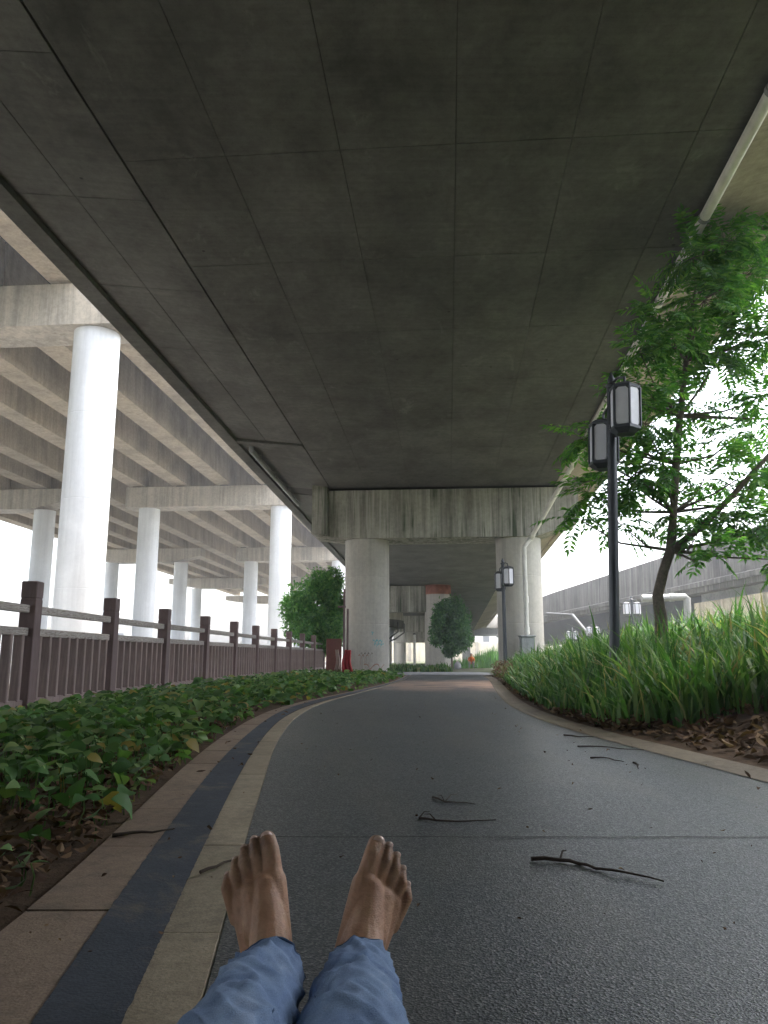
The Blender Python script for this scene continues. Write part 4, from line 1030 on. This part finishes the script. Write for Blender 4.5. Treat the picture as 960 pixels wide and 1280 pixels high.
# ------------------------------------------------------------------ the reclining person
person = thing('person', 'reclining barefoot person in blue faded jeans with dusty toes', 'person', (0, 0, 0))
body = MB(); jeans = MB(); shirt = MB(); NAILS = []; DIRT = []
def foot(heel, toe_dir, dors, med, sgn):
    """heel: back of the heel on the ground; toe_dir along the sole; dors out of the instep; med towards the big toe"""
    P = lambda s, n, w_: heel + toe_dir * (s * 1.08) + dors * n + med * (w_ * .98)
    c = body.cone
    c(P(.035, .038, 0), .035, P(.060, .050, 0), .036)
    c(P(.045, .105, .004), .036, P(.105, .060, .008), .031)
    c(P(.105, .060, .008), .031, P(.165, .036, .012), .022)
    c(P(.06, .030, -.016), .026, P(.160, .022, -.031), .021)
    c(P(.06, .032, .014), .026, P(.175, .026, .026), .024)
    c(P(.09, .052, .012), .030, P(.170, .036, .014), .021)
    c(P(.11, .045, -.008), .027, P(.165, .030, -.012), .021)
    c(P(.17, .028, .022), .022, P(.168, .024, -.028), .018)
    c(P(.062, .085, .030), .014, P(.062, .085, .030), .014); c(P(.055, .075, -.030), .013, P(.055, .075, -.030), .013)
    toes = ((.0300, .188, .254, .0158, .0146), (.0050, .190, .252, .0092, .0086), (-.0150, .184, .243, .0088, .0082), (-.0335, .172, .228, .0085, .0079), (-.0505, .156, .209, .0084, .0080))
    for k, (w_, s0, s1, r0, r1) in enumerate(toes):
        kn = P(lerp(s0, s1, .5), .030 if k else .027, w_ + (.001 if k == 0 else -.001 * k)); tip = P(s1 - r1, .017, w_ + (-.002 if k == 0 else .0005 * k))
        c(P(s0 - .02, .026, w_ * .92), r0 * 1.15, kn, r0); c(kn, r0, tip, r1 * 1.06); c(tip, r1 * 1.06, tip + dors * .002, r1)
        NAILS.append((tip + toe_dir * r1 * .28 + dors * r1 * .93, toe_dir, dors, med, r1)); DIRT.append(tip)
    return P(.05, .09, .004)
def basis(heel, toe, med_hint):
    t = (toe - heel).normalized(); m_ = (med_hint - t * med_hint.dot(t)).normalized(); d = t.cross(m_)
    if d.y > 0: d = -d
    return t, d, m_
# left foot (viewer's left): big toe towards the right
hl = at(349, 1248, 1.375); hl.z = .012
tl = at(317, 1062, 1.455)
t, d, m_ = basis(hl, tl, Vector((1, .05, 0))); ankL = foot(hl, t, d, m_, 1)
hr = at(417, 1238, 1.375); hr.z = .012
tr = at(474, 1092, 1.455)
t, d, m_ = basis(hr, tr, Vector((-.93, -.30, .1))); ankR = foot(hr, t, d, m_, -1)
# legs, pelvis, trunk and head, leaning back behind the lens
hip = Vector((-.10, .46, .12)); kneeL = at(298, 1280, .93); kneeL = Vector((kneeL.x - .02, .92, .125)); kneeR = at(437, 1280, .93); kneeR = Vector((kneeR.x, .92, .13))
chest = Vector((-.08, .06, .26)); neck = Vector((-.07, -.20, .42)); head = Vector((-.06, -.285, .515))
for ank, kn, s in ((ankL, kneeL, -1), (ankR, kneeR, 1)):
    hp = hip + Vector((s * .09, 0, 0))
    body.cone(ank, .036, lerp(ank, kn, .45), .048); body.cone(lerp(ank, kn, .45), .048, kn, .05); body.cone(kn, .052, hp, .078)
body.cone(hip + Vector((-.07, 0, 0)), .10, hip + Vector((.07, 0, 0)), .10); body.cone(hip, .12, chest, .13)
body.cone(chest + Vector((-.07, 0, 0)), .12, chest + Vector((.07, 0, 0)), .12); shL, shR = Vector((-.26, -.10, .33)), Vector((.10, -.10, .33))
body.cone(shL, .06, shR, .06); body.cone(chest, .12, neck, .06); body.cone(neck, .052, head, .055)
body.cone(head + Vector((0, -.02, .0)), .082, head + Vector((0, -.045, .07)), .084); body.cone(head + Vector((0, .035, -.015)), .045, head + Vector((0, .03, .03)), .055)
body.cone(head + Vector((0, .075, .035)), .014, head + Vector((0, .10, .01)), .014)
for s in (-1, 1): body.cone(head + Vector((s * .083, -.02, .01)), .016, head + Vector((s * .086, -.03, .04)), .018)
def hand(wr, d, up, s):
    d = d.normalized(); sd = d.cross(up).normalized() * s; up = sd.cross(d) * s if s > 0 else -sd.cross(d)
    body.cone(wr, .024, wr + d * .04, .028); body.cone(wr + d * .03 + sd * -.02, .018, wr + d * .085 + sd * -.026, .013); body.cone(wr + d * .03 + sd * .016, .018, wr + d * .085 + sd * .024, .013); body.cone(wr + d * .03, .018, wr + d * .085, .014)
    for k, L in enumerate((.068, .076, .070, .054)):
        b = wr + d * .085 + sd * (-.030 + .020 * k); m1 = b + d * L * .5 + Vector((0, 0, .004)); e = m1 + d * L * .5 + Vector((0, 0, -.016)); body.cone(b, .0095, m1, .0088); body.cone(m1, .0088, e, .0072)
    b = wr + d * .03 - sd * .028; m1 = b + d * .03 - sd * .028; body.cone(b, .013, m1, .0105); body.cone(m1, .0105, m1 + d * .03 - sd * .008, .008)
elL = Vector((-.40, -.24, .065)); wrL = Vector((-.46, -.02, .045)); elR = Vector((.23, .0, .19)); wrR = Vector((.06, .20, .27))
body.cone(shL, .055, elL, .042); body.cone(elL, .042, wrL, .026); hand(wrL, Vector((-.1, 1, -.05)), Vector((0, 0, 1)), 1)
body.cone(shR, .055, elR, .042); body.cone(elR, .042, wrR, .026); hand(wrR, Vector((-1, .45, -.1)), Vector((0, 0, 1)), 1)
m_skin('dusty_skin', [tuple(q) for q in DIRT])
bo = obj('body', body, M['dusty_skin'], person); voxel(bo, .0022, 7, .5)
# jeans: lofted legs with folds and an open hem
def leg_loft(path, rad, seed, hem):
    """rings along a path, with creases that run round and along the cloth"""
    mb = jeans; seg = 84; path = [Vector(p) for p in path]; N = 110; vs = []
    Ls = [0]
    for a, b in zip(path, path[1:]): Ls.append(Ls[-1] + (b - a).length)
    T = Ls[-1]
    for i in range(N + 1):
        s = T * (i / N) ** 1.25; k = max(j for j in range(len(Ls) - 1) if Ls[j] <= s + 1e-9); t_ = (s - Ls[k]) / (Ls[k + 1] - Ls[k])
        t2 = t_ * t_ * (3 - 2 * t_); c = lerp(path[k], path[k + 1], t_); r0 = lerp(rad[k], rad[k + 1], t2)
        dirv = (path[k + 1] - path[k]).normalized(); sd = dirv.cross(Vector((0, 0, 1))).normalized(); up = sd.cross(dirv)
        for q in range(seg):
            g_ = 2 * math.pi * q / seg; n3 = Vector((math.cos(g_) * 1.3, math.sin(g_) * 1.3, s * 16 + seed)); n4 = Vector((math.cos(g_) * 2.4 + s * 8, math.sin(g_) * 2.4, s * 34 + seed * 2))
            rid = lambda q_: (1 - min(1, abs(noise.noise(q_)) * 2.6)) ** 2.2
            f1 = rid(Vector((math.cos(g_) * .9 + seed, math.sin(g_) * .9, s * 13 + 1.5 * math.cos(g_ + seed)))); f2 = rid(Vector((math.cos(g_) * 1.7 + s * 6, math.sin(g_) * 1.7 + seed, s * 24 + 3)))
            hemf = sstep(.34, .02, s)
            rr = r0 * (1 + .10 * noise.noise(n3) + .05 * noise.noise(n4) + (.10 + .06 * hemf) * (f1 - .3) + .06 * (f2 - .3) + .03 * hemf * math.sin(s * 120 + 2.6 * math.sin(g_ + seed)))
            sk = dirv * (.018 * math.cos(g_ - 1.2) if i == 0 else .016 * math.cos(g_ - 1.2) * sstep(.1, 0, s))
            vs.append(c + sd * math.cos(g_) * rr + up * math.sin(g_) * rr * .97 + sk)
    mb.add(vs, [(i * seg + q, i * seg + (q + 1) % seg, (i + 1) * seg + (q + 1) % seg, (i + 1) * seg + q) for i in range(N) for q in range(seg)])
    HEMS.append([vs[q] for q in range(seg)] + [vs[0]])
    qs = int(seg * (.12 if seed > 3 else .38)); SEAMS.append([Vector(vs[i * seg + qs]) for i in range(N + 1)])
HEMS = []; SEAMS = []
hemL = lerp(ankL, kneeL, .06) + Vector((0, .0, .012)); hemR = lerp(ankR, kneeR, .04) + Vector((0, .012, .014))
leg_loft([hemL, lerp(hemL, kneeL, .3), lerp(hemL, kneeL, .62), kneeL, hip + Vector((-.09, 0, 0))], [.047, .055, .063, .070, .102], 1.0, hemL)
leg_loft([hemR, lerp(hemR, kneeR, .3), lerp(hemR, kneeR, .62), kneeR, hip + Vector((.09, 0, 0))], [.047, .055, .063, .070, .102], 5.0, hemR)
jeans.cone(hip + Vector((-.075, 0, 0)), .118, hip + Vector((.075, 0, 0)), .118, 28); jeans.cone(hip, .14, lerp(hip, chest, .3), .14, 28)
jo = obj('jeans', jeans, M['denim'], person, smooth=True, fix=False); md = jo.modifiers.new('thickness', 'SOLIDIFY'); md.thickness = .0025
for sv_ in SEAMS: obj('seam', MB().tube(sv_, .0022, 6), M['denim_hem'], jo, smooth=True)
for k, hv_ in enumerate(HEMS):
    mb = MB(); mb.tube([p + Vector((0, 0, .0)) for p in hv_], [.0035 + .0012 * noise.noise(p * 60) for p in hv_], 7, False); obj('hem', mb, M['denim_hem'], jo, smooth=True)
shirt.cone(lerp(hip, chest, .2), .142, chest, .148); shirt.cone(chest + Vector((-.07, 0, 0)), .138, chest + Vector((.07, 0, 0)), .138); shirt.cone(shL, .076, shR, .076); shirt.cone(chest, .135, lerp(chest, neck, .75), .085)
shirt.cone(shL, .07, lerp(shL, elL, .55), .06); shirt.cone(shR, .07, lerp(shR, elR, .55), .06)
so = obj('shirt', shirt, M['shirt'], person); voxel(so, .008, 6)
ho = MB(); ho.cone(head + Vector((0, -.045, .045)), .088, head + Vector((0, -.05, .085)), .086); ho.cone(head + Vector((0, -.07, .0)), .07, head + Vector((0, -.06, .06)), .08); hh = obj('hair', ho, M['hair'], person); voxel(hh, .008, 4)
for p, t, d, m_, r1 in NAILS:
    mb = MB(); vs = []; L, W = r1 * 1.0, r1 * .72
    for i in range(5):
        for j in range(5):
            a = (i / 4 - .5) * 2; b = (j / 4 - .5) * 2; q = max(abs(a), abs(b)); rr = math.hypot(a, b) or 1; sc = q / rr
            a, b = a * sc, b * sc; vs.append(p + t * a * L * .6 + m_ * b * W - d * (b * b * r1 * .28 + a * a * r1 * .12) + d * .0014)
    mb.add(vs, [(i * 5 + j, i * 5 + j + 1, i * 5 + j + 6, i * 5 + j + 5) for i in range(4) for j in range(4)])
    o = obj('toenail', mb, M['nail'], person, smooth=True); md = o.modifiers.new('thickness', 'SOLIDIFY'); md.thickness = .001

# ------------------------------------------------------------------ air
mb = MB(); mb.box((0, 70, 8.2), (340, 270, 20))
hz = obj('haze', mb, None); tag(hz, 'thin bright haze filling the air under the viaducts', 'haze', kind='stuff')
hm = bpy.data.materials.new('haze'); hm.use_nodes = True; ht = hm.node_tree; ht.nodes.clear()
hv = ht.nodes.new('ShaderNodeVolumePrincipled'); hv.inputs['Color'].default_value = (.93, .96, 1, 1); hv.inputs['Density'].default_value = .0019; hv.inputs['Anisotropy'].default_value = .35
ho_ = ht.nodes.new('ShaderNodeOutputMaterial'); ht.links.new(hv.outputs[0], ho_.inputs['Volume']); hz.data.materials.append(hm)
